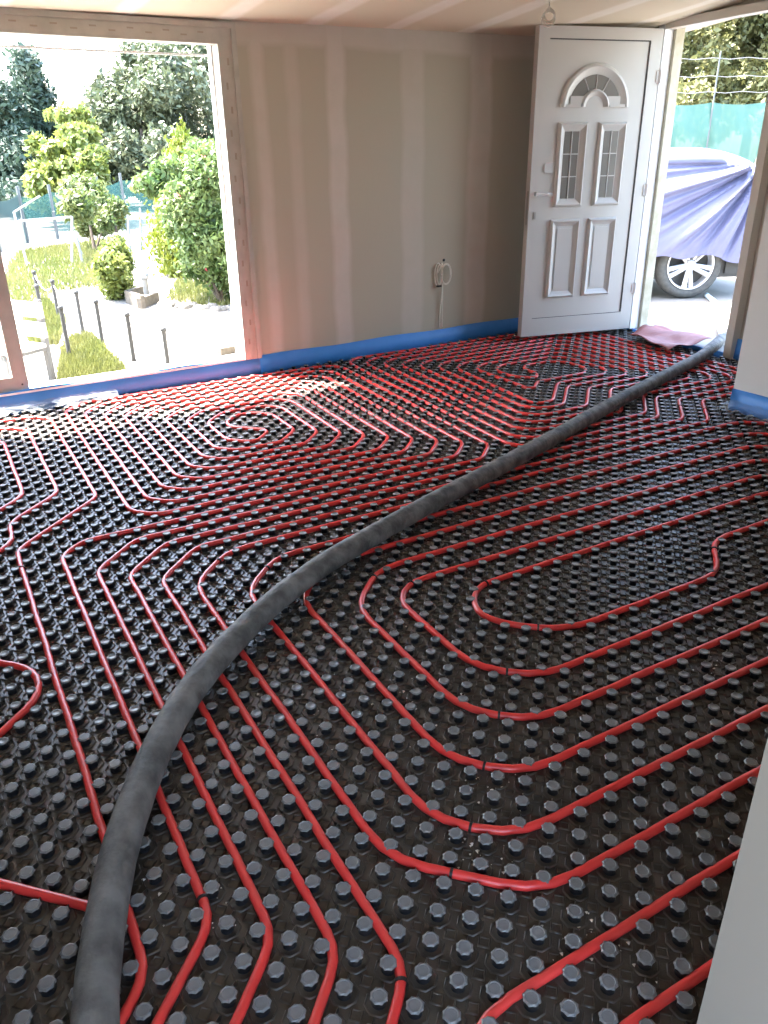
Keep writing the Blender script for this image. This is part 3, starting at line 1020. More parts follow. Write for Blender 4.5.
m_grass = leafmat('lawn grass', (0.109, 0.131, 0.030), (0.153, 0.153, 0.051), .3, 1.2)
def lawn(polypx, n, label, h=.9):
    poly = np.array([ground(x, y, GZ)[:2] for x, y in polypx])
    lo, hi = poly.min(0), poly.max(0)
    P = []
    def inp(q):
        c_ = np.zeros(len(q), bool)
        j = len(poly) - 1
        for i in range(len(poly)):
            xi, yi = poly[i]; xj, yj = poly[j]
            cond = ((yi > q[:, 1]) != (yj > q[:, 1])) & (q[:, 0] < (xj - xi) * (q[:, 1] - yi) / (yj - yi + 1e-12) + xi)
            c_ ^= cond
            j = i
        return c_
    got = np.zeros((0, 2))
    while len(got) < n:
        q = lo + (hi - lo) * rng.random((n * 2, 2))
        got = np.r_[got, q[inp(q)]]
    got = got[:n]
    a_ = rng.random(n) * 6.28
    hh = h * (.5 + rng.random(n))
    w = .10 + .12 * rng.random(n)
    lean = rng.normal(0, .3, (n, 2)) * h
    b0 = np.c_[got + np.c_[np.cos(a_), np.sin(a_)] * w[:, None], np.full(n, GZ)]
    b1 = np.c_[got - np.c_[np.cos(a_), np.sin(a_)] * w[:, None], np.full(n, GZ)]
    tp = np.c_[got + lean, GZ + hh]
    V = np.stack([b0, b1, tp], 1).reshape(-1, 3)
    V = (V + [0, 0, Z0]) * u
    Fq = np.arange(3 * n).reshape(-1, 3)
    o = obj('lawn', np_mesh('lawn', V, Fq, m_grass))
    tag(o, label, 'grass', kind='stuff')
lawn([(0, 300), (10, 262), (20, 252), (80, 243), (112, 240), (128, 262), (104, 285), (55, 292), (30, 312)], 9000, 'sunlit lawn behind the chain posts, with young trees', 1.0)
lawn([(58, 386), (62, 352), (72, 338), (92, 336), (130, 376)], 5000, 'triangle of lawn between bench and paved path', .8)
lawn([(30, 345), (22, 312), (48, 300), (66, 322), (58, 345)], 3000, 'patch of dry grass behind the bench', .9)
lawn([(166, 300), (178, 280), (240, 285), (246, 306), (200, 306)], 2500, 'strip of grass at the foot of the rose bush', .7)

# foliage ------------------------------------------------------------
def leaves(centers, radii, n, size, flat=.0, up=0.0):
    """n leaf quads spread near the surface of the given ellipsoids (u, z absolute)"""
    centers, radii = np.array(centers, float), np.array(radii, float)
    wgt = (radii.prod(1)) ** (2 / 3.)
    idx = rng.choice(len(centers), n, p=wgt / wgt.sum())
    d = rng.normal(size=(n, 3)); d /= np.linalg.norm(d, axis=1, keepdims=True)
    rr = (.3 + .65 * rng.random(n) ** .7 + .28 * np.abs(rng.normal(size=n)))[:, None]
    c = centers[idx] + d * radii[idx] * rr
    nrm = d * .5 + rng.normal(size=(n, 3)) * .7 + [0, 0, .25]
    nrm /= np.linalg.norm(nrm, axis=1, keepdims=True)
    t = np.cross(nrm, rng.normal(size=(n, 3))); t[:, 2] += up; t /= np.linalg.norm(t, axis=1, keepdims=True)
    b_ = np.cross(nrm, t)
    s_ = size * (.6 + .8 * rng.random(n))[:, None]
    V = np.stack([c - t * s_, c + b_ * s_ * .45, c + t * s_, c - b_ * s_ * .45], 1).reshape(-1, 3)
    V = (V + [0, 0, Z0]) * u
    return V, np.arange(4 * n).reshape(-1, 4)

def plant(name, label, cat, base, clumps, n, size, lm, trunk=None, group=None, up=0.0, trunk_mat=None):
    base = np.array(base, float)
    root = empty(name, scl(base))
    off_ = np.array(scl(base))
    V, Fq = leaves([c for c, r_ in clumps], [r_ for c, r_ in clumps], n, size, up=up)
    obj('foliage', np_mesh('foliage', V - off_, Fq, lm), root)
    b = MB()
    for a_, c_, r0, r1 in (trunk or []):
        b.bar(np.array(scl(a_)) - off_, np.array(scl(c_)) - off_, r0 * u, 7, r1 * u)
    if trunk:
        b.build('trunk', trunk_mat or m_bark, root)
    tag(root, label, cat, group)
    return root
m_bark = mat('bark', (0.04, 0.03, 0.02), 0.9, (0.07, 0.052, 0.035), scale=20)
m_conif = leafmat('blue green conifer', (0.026, 0.051, 0.031), (0.056, 0.090, 0.062), .15)
m_conif2 = leafmat('grey green conifer', (0.062, 0.085, 0.043), (0.114, 0.131, 0.068), .2)
m_olive = leafmat('olive conifer', (0.082, 0.094, 0.029), (0.176, 0.170, 0.064), .25, 5)
m_lime = leafmat('lime leaf', (0.115, 0.154, 0.029), (0.173, 0.202, 0.048), .4)
m_thuja = leafmat('golden thuja', (0.112, 0.149, 0.011), (0.167, 0.193, 0.022), .3)
m_rose = leafmat('rose leaf', (0.060, 0.112, 0.030), (0.130, 0.178, 0.053), .3)
m_young = leafmat('young tree leaf', (0.065, 0.103, 0.023), (0.131, 0.150, 0.047), .35)

def crown_px(pts, dep, base_z=GZ):
    """pts: (px, py, rpx_x, rpx_y) -> clumps at the given depth (size from the depth)"""
    out = []
    for px, py, rx, ry in pts:
        k = dep / F
        c = atdepth(px, py, dep * (1 + .04 * rng.normal()))
        out.append((c, (rx * k, rx * k, ry * k * 1.05)))
    return out

def tree_at(name, label, cat, blobs, dep, n, size, lm, trunk_px=None, tr=2.0, **kw):
    cl = crown_px(blobs, dep)
    cx = np.mean([c for c, r_ in cl], 0)
    tx = atdepth(*(trunk_px or (blobs[0][0], 200)), dep)
    base = (tx[0], tx[1], GZ)
    top = max(c[2] for c, r_ in cl)
    return plant(name, label, cat, base, cl, n, size, lm, trunk=[((tx[0], tx[1], GZ), (tx[0], tx[1], top * .5), tr, tr * .3)], **kw)

def blobs(x0, x1, y0, y1, k, r0, r1, shape=None):
    out = []
    while len(out) < k:
        x, y = random.uniform(x0, x1), random.uniform(y0, y1)
        if shape and not shape(x, y):
            continue
        r_ = random.uniform(r0, r1)
        out.append((x, y, r_, r_ * random.uniform(.7, 1.1)))
    return out
# big trees behind the garden
cone = lambda cx, top, slope: (lambda x, y: abs(x - cx) < (y - top) * slope + 4)
tree_at('conifer_tree', 'dark blue-green conifer at the left behind the garden', 'tree', blobs(-45, 62, 50, 215, 90, 9, 15, cone(22, 44, .42)), 330, 38000, 1.35, m_conif, (22, 200))
tree_at('conifer_tree', 'tall grey-green conifer behind the garden in the middle of the window', 'tree', blobs(78, 168, 52, 195, 80, 9, 16, lambda x, y: x > 128 - (y - 45) * .55), 340, 36000, 1.3, m_conif2, (150, 200))
tree_at('conifer_tree', 'tall grey-green conifer behind the garden at the right window jamb', 'tree', blobs(150, 262, 38, 200, 120, 11, 18), 380, 44000, 1.4, m_conif2, (215, 200))
tree_at('conifer_tree', 'high conifer crown just under the window head', 'tree', blobs(132, 250, -40, 62, 34, 14, 22), 420, 16000, 1.6, m_conif2, (190, 200))
tree_at('leafy_tree', 'light lime-green leafy tree left of the middle in the garden', 'tree', blobs(36, 100, 112, 200, 70, 6, 11, lambda x, y: abs(x - 67) < 14 + (y - 100) * .35), 265, 18000, 1.25, m_lime, (72, 215), 1.0)
tree_at('hedge_tree', 'dark hedge behind the green netting at the far left', 'tree', blobs(-30, 130, 170, 215, 26, 9, 14), 345, 16000, 1.4, m_conif, (10, 215), 1.0)

# thuja
tb = ground(190, 276, GZ)
dpt = (tb - CAM) @ CW
cl = []
for k in range(16):
    t = k / 15
    py = 270 - t * 140
    w = 25 * math.sin(min(1, (1 - t) * 1.25) * math.pi / 2) ** 1.0
    w = 33 * (1 - t) ** .6 * (0.55 + .45 * min(1, t * 5)) + 2
    cl.append((atdepth(184 - 2 * t, py, dpt), (w * dpt / F, w * dpt / F, 12 * dpt / F)))
plant('thuja_shrub', 'golden-green conical thuja behind the rose bush', 'shrub', tb, cl, 14000, .5, m_thuja, trunk=[(tb, (tb[0], tb[1], 10), .5, .3)], up=1.2)
# rose bush
rb = ground(222, 304, GZ)
dpr = (rb - CAM) @ CW
cl = crown_px([(150, 185, 15, 9), (168, 172, 16, 12), (190, 178, 20, 14), (212, 170, 22, 18), (230, 190, 22, 24), (190, 205, 24, 20), (215, 220, 26, 22), (235, 240, 20, 24), (205, 245, 22, 20), (195, 262, 14, 14), (222, 268, 20, 20), (236, 285, 12, 14), (178, 222, 14, 16), (240, 160, 16, 16), (200, 150, 12, 8)], dpr)
plant('rose_bush', 'big rambling rose bush right beside the window jamb', 'shrub', rb, cl, 20000, .5, m_rose, trunk=[(rb, cl[6][0], .35, .15), (rb, cl[9][0], .3, .12), ((rb[0] + 2, rb[1], GZ), cl[7][0], .3, .12), (rb, cl[1][0], .3, .1)])
V, Fq = leaves([c for c, r_ in cl], [np.array(r_) * 1.0 for c, r_ in cl], 45, .55)
m_petal = mat('rose petal', (0.65, 0.12, 0.14), .6)
o = obj('rose_flowers', np_mesh('rose_flowers', V - np.array(scl(rb)), Fq, m_petal), bpy.data.objects['rose_bush']); o['kind'] = 'stuff'
# small garden shrubs and young trees
sb = ground(116, 296, GZ); dps = (sb - CAM) @ CW
plant('small_shrub', 'low yellow-green shrub among the chain posts', 'shrub', sb, crown_px([(116, 284, 14, 13), (110, 268, 13, 12), (122, 262, 10, 14), (118, 245, 7, 8), (108, 255, 8, 8)], dps), 5000, .5, m_lime, trunk=[(sb, (sb[0], sb[1], 3), .25, .15)])
yb = ground(95, 252, GZ); dpy = (yb - CAM) @ CW
plant('young_tree', 'young staked tree with an orange-green crown in front of the netting', 'tree', yb, crown_px([(85, 190, 16, 12), (78, 205, 16, 12), (95, 205, 16, 14), (88, 222, 14, 12), (72, 190, 10, 8), (100, 225, 10, 9)], dpy), 6000, .65, m_young, trunk=[(yb, atdepth(90, 225, dpy), .5, .3), (yb, atdepth(103, 228, dpy), .3, .2)])
yb2 = ground(120, 256, GZ); dp2 = (yb2 - CAM) @ CW
plant('young_tree', 'small young tree right of the orange-green one', 'tree', yb2, crown_px([(112, 218, 11, 10), (116, 208, 9, 8), (105, 222, 8, 7)], dp2), 2500, .6, m_young, trunk=[(yb2, atdepth(114, 215, dp2), .4, .25)])

# green netting fence behind the garden
m_net = filmmat('green shade net', (0.03, 0.11, 0.095), 0.72, 0.7)
m_net2 = filmmat('dark green shade net', (0.02, 0.06, 0.06), 0.85, 0.7)
m_post = mat('grey fence post', (0.09, 0.10, 0.10), 0.6)
def net_fence(name, label, pts, m_, group=None):
    """pts: [(px, py_bottom, py_top)] standing on the ground"""
    base = [ground(px, pb, GZ) for px, pb, pt in pts]
    tops = [hgt(px, pt, q) for (px, pb, pt), q in zip(pts, base)]
    root = empty(name, scl(base[0])); o0 = np.array(scl(base[0]))
    for i in range(len(base) - 1):
        rows = []
        for k in range(9):
            t = k / 8
            q = base[i] * (1 - t) + base[i + 1] * t
            z1 = tops[i] * (1 - t) + tops[i + 1] * t - 1.0 * math.sin(t * math.pi)
            row = []
            for j in range(7):
                s_ = j / 6
                w = .7 * math.sin(t * 7 + s_ * 5 + i) * math.sin(s_ * math.pi)
                row.append(tuple(np.array(scl((q[0] + w, q[1] + w, GZ + (z1 - GZ) * s_))) - o0))
            rows.append(row)
        b = MB(); b.grid(rows); b.build('net_panel', m_, root, True)
    for q, tz in zip(base, tops):
        b = MB(); b.bar(np.array(scl(q)) - o0, np.array(scl((q[0], q[1], tz + 2))) - o0, .45 * u, 6); b.build('post', m_post, root)
    tag(root, label, 'fence', group)
    return root
net_fence('net_fence', 'green shade net fence at the back of the garden', [(28, 241, 196), (58, 239, 192), (105, 234, 183), (128, 232, 180), (158, 229, 172), (250, 222, 160)], m_net)
net_fence('net_fence', 'dark green net at the far left of the garden', [(-40, 262, 205), (0, 252, 199), (28, 243, 194)], m_net2)

# metal frame standing on the lawn
fb = ground(28, 268, GZ); dpf = (fb - CAM) @ CW
mfr = empty('metal_arbour', scl(fb)); o0 = np.array(scl(fb))
m_galv = mat('galvanised tube', (0.30, 0.31, 0.32), 0.5, metallic=0.3)
def fpt(px, py, k=1.0): return np.array(scl(atdepth(px, py, dpf * k))) - o0
for nm, a_, c_ in (('leg', (28, 268), (14, 212)), ('roof_bar', (14, 212), (40, 196)), ('crossbar', (19, 221), (72, 217)), ('leg', (72, 262), (72, 217)), ('leg', (24, 252), (19, 221))):
    b = MB(); b.bar(fpt(*a_), fpt(*c_), .24 * u, 6); b.build(nm, m_galv, mfr)
tag(mfr, 'bent galvanised metal frame standing on the lawn', 'frame')
for i, (a_, c_) in enumerate((((83, 265), (77, 238)), ((130, 258), (128, 215)), ((142, 250), (140, 208)), ((84, 258), (76, 242)))):
    q = ground(*a_, GZ); dq = (q - CAM) @ CW
    b = MB(); b.bar((0, 0, 0), np.array(scl(atdepth(*c_, dq))) - np.array(scl(q)), .3 * u, 6)
    o = b.build('garden_stake', m_post, None, loc=scl(q))
    tag(o, ['thin stake left of the orange-green young tree', 'thin stake between the young trees and the thuja', 'thin stake just left of the thuja', 'slanted thin stake beside the orange-green young tree'][i], 'stake', 'thin garden stakes')

# chain posts
m_cpost = mat('black post', (0.035, 0.035, 0.033), 0.5)
posts = [((70, 358), (62, 306), 'black chain post nearest the bench, front row'), ((45, 330), (35, 285), None), ((40, 304), (33, 271), 'farthest black chain post at the left beside the metal frame'), ((59, 318), (52, 280), None),
         ((83, 332), (75, 291), None), ((103, 345), (96, 300), None), ((134, 361), (126, 313), 'tall black chain post left of the last one before the window'), ((168, 364), (161, 328), 'black chain post closest to the window on the paving'), ((101, 289), (96, 263), 'lone black chain post beside the low yellow-green shrub')]
lab = {1: 'black chain post behind the bench, second in the front row', 3: 'second black chain post from the left in the back row', 4: 'middle black chain post of the back row', 5: 'fourth black chain post of the back row, on white paving'}
PP = []
for i, (bp_, tp_, l_) in enumerate(posts):
    q = ground(*bp_, GZ)
    z1 = hgt(*tp_, q)
    root = empty('chain_post', scl(q))
    hgt_ = (z1 - GZ) * u
    b = MB(); b.lathe([(.02, 0), (.021, .01), (.018, .02), (.018, hgt_ - .02)], 10, axis='Z'); b.build('shaft', m_cpost, root, True)
    b = MB(); b.lathe([(.018, hgt_ - .03), (.025, hgt_ - .025), (.025, hgt_ - .005), (.012, hgt_ + .008), (.001, hgt_ + .01)], 10, axis='Z'); b.build('cap', m_cpost, root, True)
    tag(root, l_ or lab[i], 'post', 'black chain posts lining the garden path')
    PP.append((q, z1))
m_chain = mat('thin chain', (0.35, 0.34, 0.32), 0.5, metallic=.5)
for i, j, l_ in ((6, 7, 'thin chain sagging between the two posts nearest the window'), (4, 3, 'thin chain between the left posts of the back row'), (2, 3, 'thin chain from the farthest left post')):
    (a_, za), (c_, zc) = PP[i], PP[j]
    b = MB()
    pts_ = []
    for k in range(13):
        t = k / 12
        q = a_ * (1 - t) + c_ * t
        z = (za - .6) * (1 - t) + (zc - .6) * t - 4 * t * (1 - t) * 1.6
        pts_.append(scl((q[0], q[1], z)))
    b.tube(pts_, .07 * u, 5)
    tag(b.build('chain', m_chain), l_, 'chain', 'chains between the garden posts')

# bench
m_slat = mat('pale bench slat', (0.72, 0.68, 0.60), 0.7, (0.62, 0.55, 0.45), scale=14)
m_legm = mat('bench frame', (0.10, 0.10, 0.10), 0.5)
bq = ground(57, 386, GZ); db = (bq - CAM) @ CW
bench = empty('garden_bench', scl(bq)); o0 = np.array(scl(bq))
ax = np.array([-.55, .83, 0.0]); ax /= np.linalg.norm(ax)     # length direction, away to the left
dp_ = np.array([.83, .55, 0.0]) * -1                          # seat depth direction
def bbox(name, l0, l1, d0, d1, z0, z1, m_):
    V = []
    for z in (z0, z1):
        for l_, d_ in ((l0, d0), (l1, d0), (l1, d1), (l0, d1)):
            V.append(tuple((ax * l_ + dp_ * d_ + np.array([0, 0, z])) * u))
    b = MB(); b.add(V, [(0, 1, 2, 3), (7, 6, 5, 4), (4, 5, 1, 0), (5, 6, 2, 1), (6, 7, 3, 2), (7, 4, 0, 3)])
    b.build(name, m_, bench)
for l0 in (.3, 17):
    bbox('leg', l0, l0 + .6, -.35, .15, 0, 8.9, m_legm)
    bbox('leg', l0, l0 + .6, 4.8, 5.3, 0, 4.3, m_legm)
    bbox('seat_bearer', l0, l0 + .6, 0, 5.3, 3.8, 4.3, m_legm)
for z in (5.2, 7.2):
    bbox('back_slat', -.3, 18.2, .15, .5, z, z + 1.5, m_slat)
for d in (.6, 2.1, 3.6):
    bbox('seat_slat', -.3, 18.2, d, d + 1.3, 4.3, 4.65, m_slat)
tag(bench, 'pale wooden slatted garden bench outside the left of the window', 'bench')

# garden lamp, planter, stones, block
lq = ground(148, 303, GZ)
lamp = empty('garden_lamp', scl(lq))
zt = (hgt(144, 272, lq) - GZ) * u
m_lampw = mat('white lamp body', (0.22, 0.22, 0.21), 0.35)
b = MB(); b.lathe([(.04, 0), (.045, .03), (.045, .09), (.032, .1)], 14, axis='Z'); b.build('base', m_cpost, lamp, True)
b = MB(); b.lathe([(.032, .1), (.034, zt * .75), (.04, zt * .78)], 14, axis='Z'); b.build('column', m_lampw, lamp, True)
b = MB(); b.lathe([(.042, zt * .8), (.05, zt * .84), (.05, zt * .95), (.02, zt), (.001, zt)], 14, axis='Z'); b.build('lantern', m_galv, lamp, True)
tag(lamp, 'slim white garden lamp on a dark base by the planter', 'lamp')
m_plank = mat('weathered plank', (0.13, 0.11, 0.085), 0.85, (0.09, 0.075, 0.058), scale=18)
g0, g1, g2 = ground(128, 310, GZ), ground(162, 300, GZ), ground(142, 309, GZ)
pb = empty('planter_box', scl(g2)); o0 = np.array(scl(g2))
def pwall(name, a_, c_, z1, th=.7):
    d = (c_ - a_)[:2]; d /= np.linalg.norm(d); nr = np.array([-d[1], d[0]]) * th
    b = MB()
    poly = [a_[:2], c_[:2], c_[:2] + nr, a_[:2] + nr]
    V = [tuple(np.array(scl((*q, z))) - o0) for z in (GZ, z1) for q in poly]
    b.add(V, [(3, 2, 1, 0), (4, 5, 6, 7), (0, 1, 5, 4), (1, 2, 6, 5), (2, 3, 7, 6), (3, 0, 4, 7)])
    b.build(name, m_plank, pb)
lf = ground(126, 303, GZ)
pwall('side_board', lf, g2, GZ + 2.0)
pwall('side_board', g2, ground(160, 302, GZ), GZ + 1.6)
pwall('side_board', ground(142, 298, GZ), lf, GZ + 2.0)
tag(pb, 'low weathered wooden planter edge beside the garden lamp', 'planter')
m_rock = mat('edging stone', (0.13, 0.12, 0.105), 0.9, (0.20, 0.185, 0.16), scale=9, bump=.5, bump_scale=18)
rock_me = []
for v in range(4):
    b = MB()
    n, m_ = 9, 6
    prof = []
    for i in range(m_):
        t = i / (m_ - 1)
        prof.append((math.cos(t * math.pi / 2) ** .7 if i < m_ - 1 else .02, math.sin(t * math.pi / 2)))
    vs_ = []
    for r_, h_ in prof:
        for k in range(n):
            a_ = 2 * math.pi * k / n
            f_ = 1 + .25 * math.sin(k * 2.3 + v * 1.7) + .12 * random.random()
            vs_.append((r_ * f_ * math.cos(a_), r_ * f_ * .7 * math.sin(a_), h_ * .7 * (1 + .15 * math.sin(k * 1.9 + v))))
    fs = [(i * n + k, i * n + (k + 1) % n, (i + 1) * n + (k + 1) % n, (i + 1) * n + k) for i in range(m_ - 1) for k in range(n)] + [tuple((m_ - 1) * n + k for k in range(n))]
    b.add(vs_, fs)
    rock_me.append(mesh('edging_stone', b.v, b.f, m_rock, False))
NR = 15
for k in range(NR):
    t = k / (NR - 1)
    q = ground(162 + 86 * t, 306 + 6 * t + 1.2 * math.sin(k * 2.2), GZ)
    o = bpy.data.objects.new('edging_stone', rock_me[k % 4]); COL.objects.link(o)
    o.location = scl(q); s_ = (.75 + .4 * random.random()) * u; o.scale = (s_, s_, s_); o.rotation_euler = (0, 0, random.random() * 6)
    tag(o, 'rough pale stone in the row edging the rose bed', 'stone', 'stones edging the rose bed')
q = ground(229, 353, GZ)
b = MB(); b.box(-1.4 * u, 1.4 * u, -.5 * u, .5 * u, 0, .85 * u)
o = b.build('kerb_block', m_plank, None, loc=scl(q), rotz=.25)
tag(o, 'small tan block lying on the white paving outside the window', 'block')
q = ground(-3, 384, GZ)
m_brown = mat('brown wood', (0.28, 0.15, 0.07), .7, (0.22, 0.11, 0.05), scale=15)
chest = empty('garden_chest', scl((q[0] - 17, q[1] + 9, GZ)), .3)
b = MB(); b.box(-3.4 * u, 3.4 * u, -2 * u, 2 * u, 0, 6.2 * u); b.build('body', m_brown, chest)
b = MB(); b.box(-3.6 * u, 3.6 * u, -2.2 * u, 2.2 * u, 6.2 * u, 6.9 * u); b.build('lid', m_brown, chest)
tag(chest, 'brown wooden chest seen through the left window pane', 'chest')

# ------------------------------------------------------------------ covered car
wq = ground(686, 299, GZ)
fwd = np.array([CR[0], CR[1], 0]); fwd /= np.linalg.norm(fwd)       # towards the right of the picture = tail of the car
back = np.array([-fwd[1], fwd[0], 0])                               # away from the camera
back = back if back @ CW > 0 else -back
rotc = math.atan2(fwd[1], fwd[0]) + .06
car = empty('car', scl(wq), rotc)
WR = 5.15
m_tyre = mat('tyre', (0.05, 0.05, 0.05), .8, (0.07, 0.07, 0.065), scale=30)
m_rim = mat('alloy rim', (0.55, 0.55, 0.57), .3, metallic=.6)
m_rimd = mat('dark wheel well', (0.05, 0.05, 0.05), .7)
def wheel(xo, yo):
    w = empty('wheel', (xo * u, yo * u, WR * u)); w.parent = car
    def wb(name, mb, m_, smooth=False):
        mb.v = [(x * u, y * u, z * u) for x, y, z in mb.v]
        return mb.build(name, m_, w, smooth)
    mb = MB(); mb.lathe([(3.7, 2.9), (4.6, 3.0), (5.05, 2.6), (5.15, 2.0), (5.15, .9), (5.05, .3), (4.6, -.05), (3.75, 0.05), (3.7, .3)], 40); wb('tyre', mb, m_tyre, True)
    mb = MB(); mb.lathe([(3.72, .3), (3.75, -.02), (3.55, .0), (3.4, .35), (3.35, 1.6), (.3, 1.7)], 40); wb('rim', mb, m_rim, True)
    mb = MB(); mb.lathe([(3.3, 1.5), (0.01, 1.5)], 40); wb('brake_disc', mb, m_rimd)
    for k in range(5):
        a_ = math.pi / 2 * 3 + k * 2 * math.pi / 5
        mb = MB()
        for sgn in (-1, 1):
            a0, a1 = a_ + sgn * .20, a_ + sgn * .16
            mb.bar((.7 * math.cos(a_ + sgn * .3), .45, .7 * math.sin(a_ + sgn * .3)), (3.5 * math.cos(a1), .2, 3.5 * math.sin(a1)), .30, 6, .42)
        wb('spoke', mb, m_rim)
    mb = MB(); mb.lathe([(.95, .6), (.9, .15), (.5, .05), (.01, .05)], 20); wb('hub_cap', mb, m_rim, True)
    mb = MB(); mb.lathe([(.42, .02), (.40, .0), (.01, .0)], 16); wb('hub_badge', mb, mat('badge grey', (.3, .33, .4), .3, metallic=.5), True)
wheel(0, 0)
wheel(-38, 0)
# dark underbody
def cbox(name, x0, x1, y0, y1, z0, z1, m_):
    b = MB(); b.box(x0 * u, x1 * u, y0 * u, y1 * u, z0 * u, z1 * u); return b.build(name, m_, car)
cbox('underbody', -46, 8.5, 1.6, 22, 3.0, 7.5, m_rimd)
cbox('sill', -33, -6.3, .8, 2, 2.9, 6.6, m_rimd)
cbox('bumper', 6.2, 11.0, 1.2, 22, 3.6, 8.5, m_rimd)
m_cover = mat('lavender car cover', (0.11, 0.11, 0.19), .5, (0.13, 0.13, 0.215), scale=3)
KX, KZ = 10.6, 19.8          # gather point of the cover
def cover_pt(s_, t):
    """s_: -46..13 along the car, t: 0 hem (near side) .. 1 hem (far side)"""
    prof_top = 21.9 - .012 * max(0, s_ - 2) ** 2 * 2.2 - (max(0, -30 - s_) * .35)
    hem = 6.5 - .8 * max(0, min(1, (s_ - 4) / 5)) * 2.2 + .3 * math.sin(s_ * .9)
    wid = 24.0
    a_ = t * 5.0
    endk = 1 - .35 * max(0, (s_ - 6) / 7) ** 2
    # near side wall, roof, far side wall
    if t < .42:
        k = t / .42
        y = -.9 + 2.6 * k ** 2
        z = hem + (prof_top - 2.0 - hem) * k
    elif t < .58:
        k = (t - .42) / .16
        y = 1.7 + (wid - 3.4) * k
        z = prof_top - 2.0 + 2.0 * math.sin(k * math.pi) ** .5
    else:
        k = (t - .58) / .42
        y = wid - 1.7 + 2.6 * (k) ** 2
        z = prof_top - 2.0 + (hem - prof_top + 2.0) * k
    y = 12 + (y - 12) * endk
    # radiating folds from the gather point on the near side
    if t < .45:
        dx, dz = s_ - KX, z - KZ
        r_ = math.hypot(dx, dz)
        ang = math.atan2(dz, dx)
        f_ = math.sin(ang * 17 + .7 * math.sin(ang * 6)) + .5 * math.sin(ang * 43 + 1.2) + .3 * math.sin(ang * 71)
        y -= .8 * f_ * min(1, r_ / 5) * (1 - .4 * min(1, r_ / 30)) * min(1, (t + .06) * 5)
    return (s_ * u, y * u, z * u)
rows = []
SS = np.r_[np.linspace(-46, -14, 40), np.linspace(-13.5, 13.5, 110)]
TT = np.r_[np.linspace(0, .42, 60), np.linspace(.44, .56, 9), np.linspace(.58, 1, 12)]
for s_ in SS:
    rows.append([cover_pt(s_, t) for t in TT])
mb = MB(); mb.grid(rows)
# close the tail end
tail = len(mb.v)
endrow = rows[-1]
cen = tuple(np.mean(np.array(endrow), 0))
mb.v.append(cen)
base_i = (len(rows) - 1) * len(TT)
mb.f += [(base_i + j, base_i + j + 1, tail) for j in range(len(TT) - 1)]
cv = mb.build('cover', m_cover, car, True)
cv['label'] = 'wrinkled lavender car cover gathered at the tail'
kn = MB()
kn.tube([((KX + 1.2 + .5 * math.sin(t * 2)) * u, (-.6 - .3 * math.cos(t * 3)) * u, (KZ + 1.0 - t * .75) * u) for t in np.linspace(0, 3, 12)], .22 * u, 6)
kn.build('tie_cord', m_black, car, True)
tag(car, 'car under a lavender cover with one alloy wheel showing, outside the door', 'car')

# flat pale hose on the driveway
hq = [ground(706, 297, GZ), ground(714, 305, GZ), ground(718, 318, GZ), ground(719, 330, GZ), ground(724, 345, GZ)]
b = MB()
b.tube([scl((q[0], q[1], GZ + .35)) for q in catmull(hq, 6)], .38 * u, 8)
tag(b.build('garden_hose', mat('pale blue hose', (0.45, 0.56, 0.66), .5), None, True), 'pale blue hose on the driveway beside the car wheel', 'hose')

# fence with netting behind the car
f0, f1 = atdepth(600, 115, 168), atdepth(880, 90, 168)
f0[2] = f1[2] = GZ
fe = empty('driveway_fence', scl(f0)); o0 = np.array(scl(f0))
m_teal = filmmat('teal shade net', (0.06, 0.16, 0.13), 0.85, 0.6)
m_wire = mat('fence wire', (0.2, 0.2, 0.2), .5, metallic=.5)
ln = np.linalg.norm(f1 - f0); fd = (f1 - f0) / ln; fn = np.array([-fd[1], fd[0], 0])
def fpos(d, z, w=0): return tuple(np.array(scl(f0 + fd * d + fn * w + np.array([0, 0, z]))) - o0)
for k in range(5):
    rows = []
    for i in range(13):
        row = []
        d = ln * (k + i / 12) / 5
        for j in range(13):
            zz = 30.5 * j / 12 - .5 * math.sin(math.pi * i / 12) * (j / 12)
            row.append(fpos(d, zz, 1.2 * math.sin(j * .9 + .15 * i) * math.sin(math.pi * min(1, j / 12 * 1.1)) + .4 * math.sin(i * 1.1 + j)))
        rows.append(row)
    b = MB(); b.grid(rows); b.build('net_panel', m_teal, fe, True)
for k in range(6):
    d = ln * k / 5
    b = MB(); b.bar(fpos(d, 0, -.5), fpos(d, 40 + (k % 2), -.5), .17 * u, 6); b.build('post', m_post, fe)
for z in (32.5, 35.5, 38.8):
    b = MB(); b.tube([fpos(ln * k / 16, z - .3 * math.sin(math.pi * (k % 2) / 2), -.5) for k in range(17)], .07 * u, 5); b.build('wire', m_wire, fe)
tag(fe, 'teal shade net fence with wires behind the covered car', 'fence')
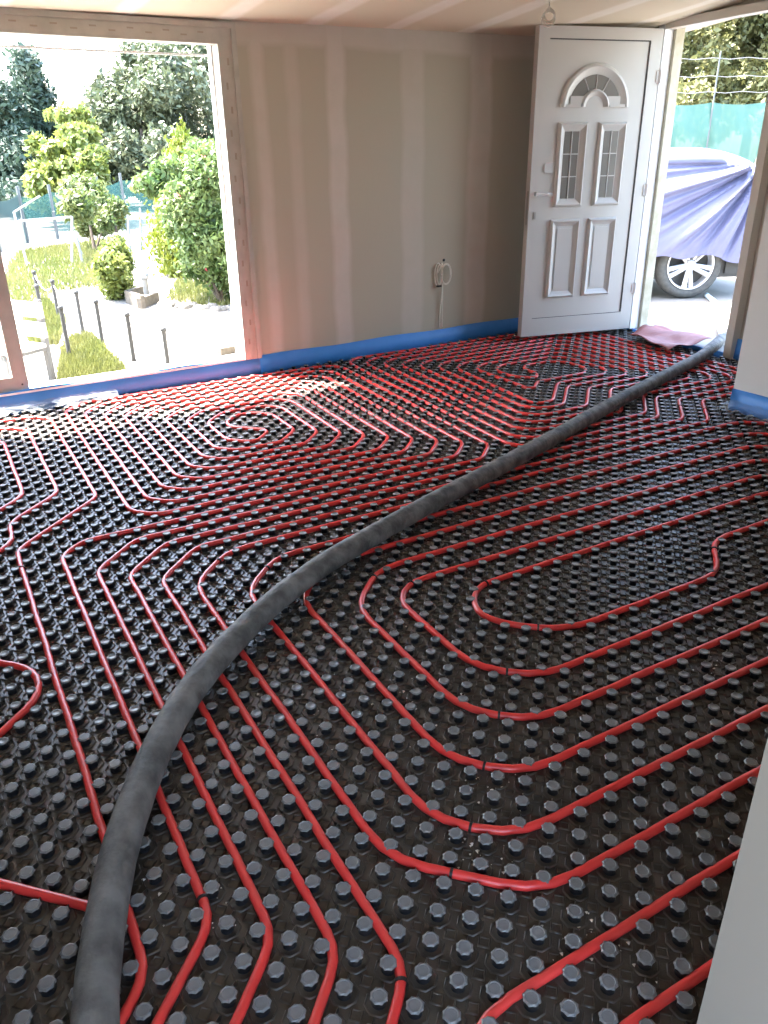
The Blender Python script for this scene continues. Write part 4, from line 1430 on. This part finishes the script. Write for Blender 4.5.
tree_at('conifer_tree', 'olive-green conifer behind the driveway fence, left in the doorway', 'tree', blobs(610, 735, -70, 130, 130, 10, 17), 240, 40000, .95, m_olive, (670, 150), 2.2)
tree_at('conifer_tree', 'olive-green conifer behind the driveway fence, right in the doorway', 'tree', blobs(705, 830, -70, 130, 130, 10, 17), 232, 40000, .95, m_olive, (745, 150), 2.2)

# daylight portals in the window, the door and two openings added for fill
def portal(name, loc, rot, sx, sy):
    d = bpy.data.lights.new(name, 'AREA')
    d.shape = 'RECTANGLE'; d.size = sx; d.size_y = sy
    d.cycles.is_portal = True
    o = bpy.data.objects.new(name, d); COL.objects.link(o)
    o.location = loc; o.rotation_euler = rot
portal('window_portal', scl(((WX0 + WX1) / 2, wby(3.5) + T + .2, 16)), (math.radians(-90), 0, 0), 35 * u, 29 * u)
portal('door_portal', scl((dwx(51) + 4.2, 51, 16)), (0, math.radians(90), 0), 33 * u, 16 * u)
portal('added_side_portal', scl((LX - T - .2, -20.5, 15)), (0, math.radians(-90), 0), 32 * u, 11 * u)
portal('added_rear_portal', scl(((LX + NX) / 2, FY - T - .2, 15)), (math.radians(90), 0, 0), 18 * u, 32 * u)

# labels of the setting
for nm, lb, ct in (('floor', 'bare concrete floor slab under the studded panel', 'floor'), ('ceiling', 'sloping plasterboard ceiling with filled joints', 'ceiling'), ('wall_back', 'bare beige plasterboard wall with the large window', 'wall'),
                   ('wall_door', 'plasterboard wall around the entrance door', 'wall'), ('wall_right', 'pale plastered wall corner right of the door', 'wall'), ('wall_near', 'grey plasterboard partition at the lower right', 'wall'),
                   ('wall_left', 'plasterboard wall out of view on the left', 'wall'), ('wall_front', 'plasterboard wall behind the camera with an opening added for daylight', 'wall'), ('window_1', 'large open window to the garden with a fixed left sash', 'window'),
                   ('door_1', 'open white panelled door with arched fanlight', 'door'), ('trim_1', 'door frame with stone reveal around the open doorway', 'door frame'), ('ground', 'sunlit pale paving and driveway outside', 'ground')):
    tag(bpy.data.objects[nm], lb, ct)
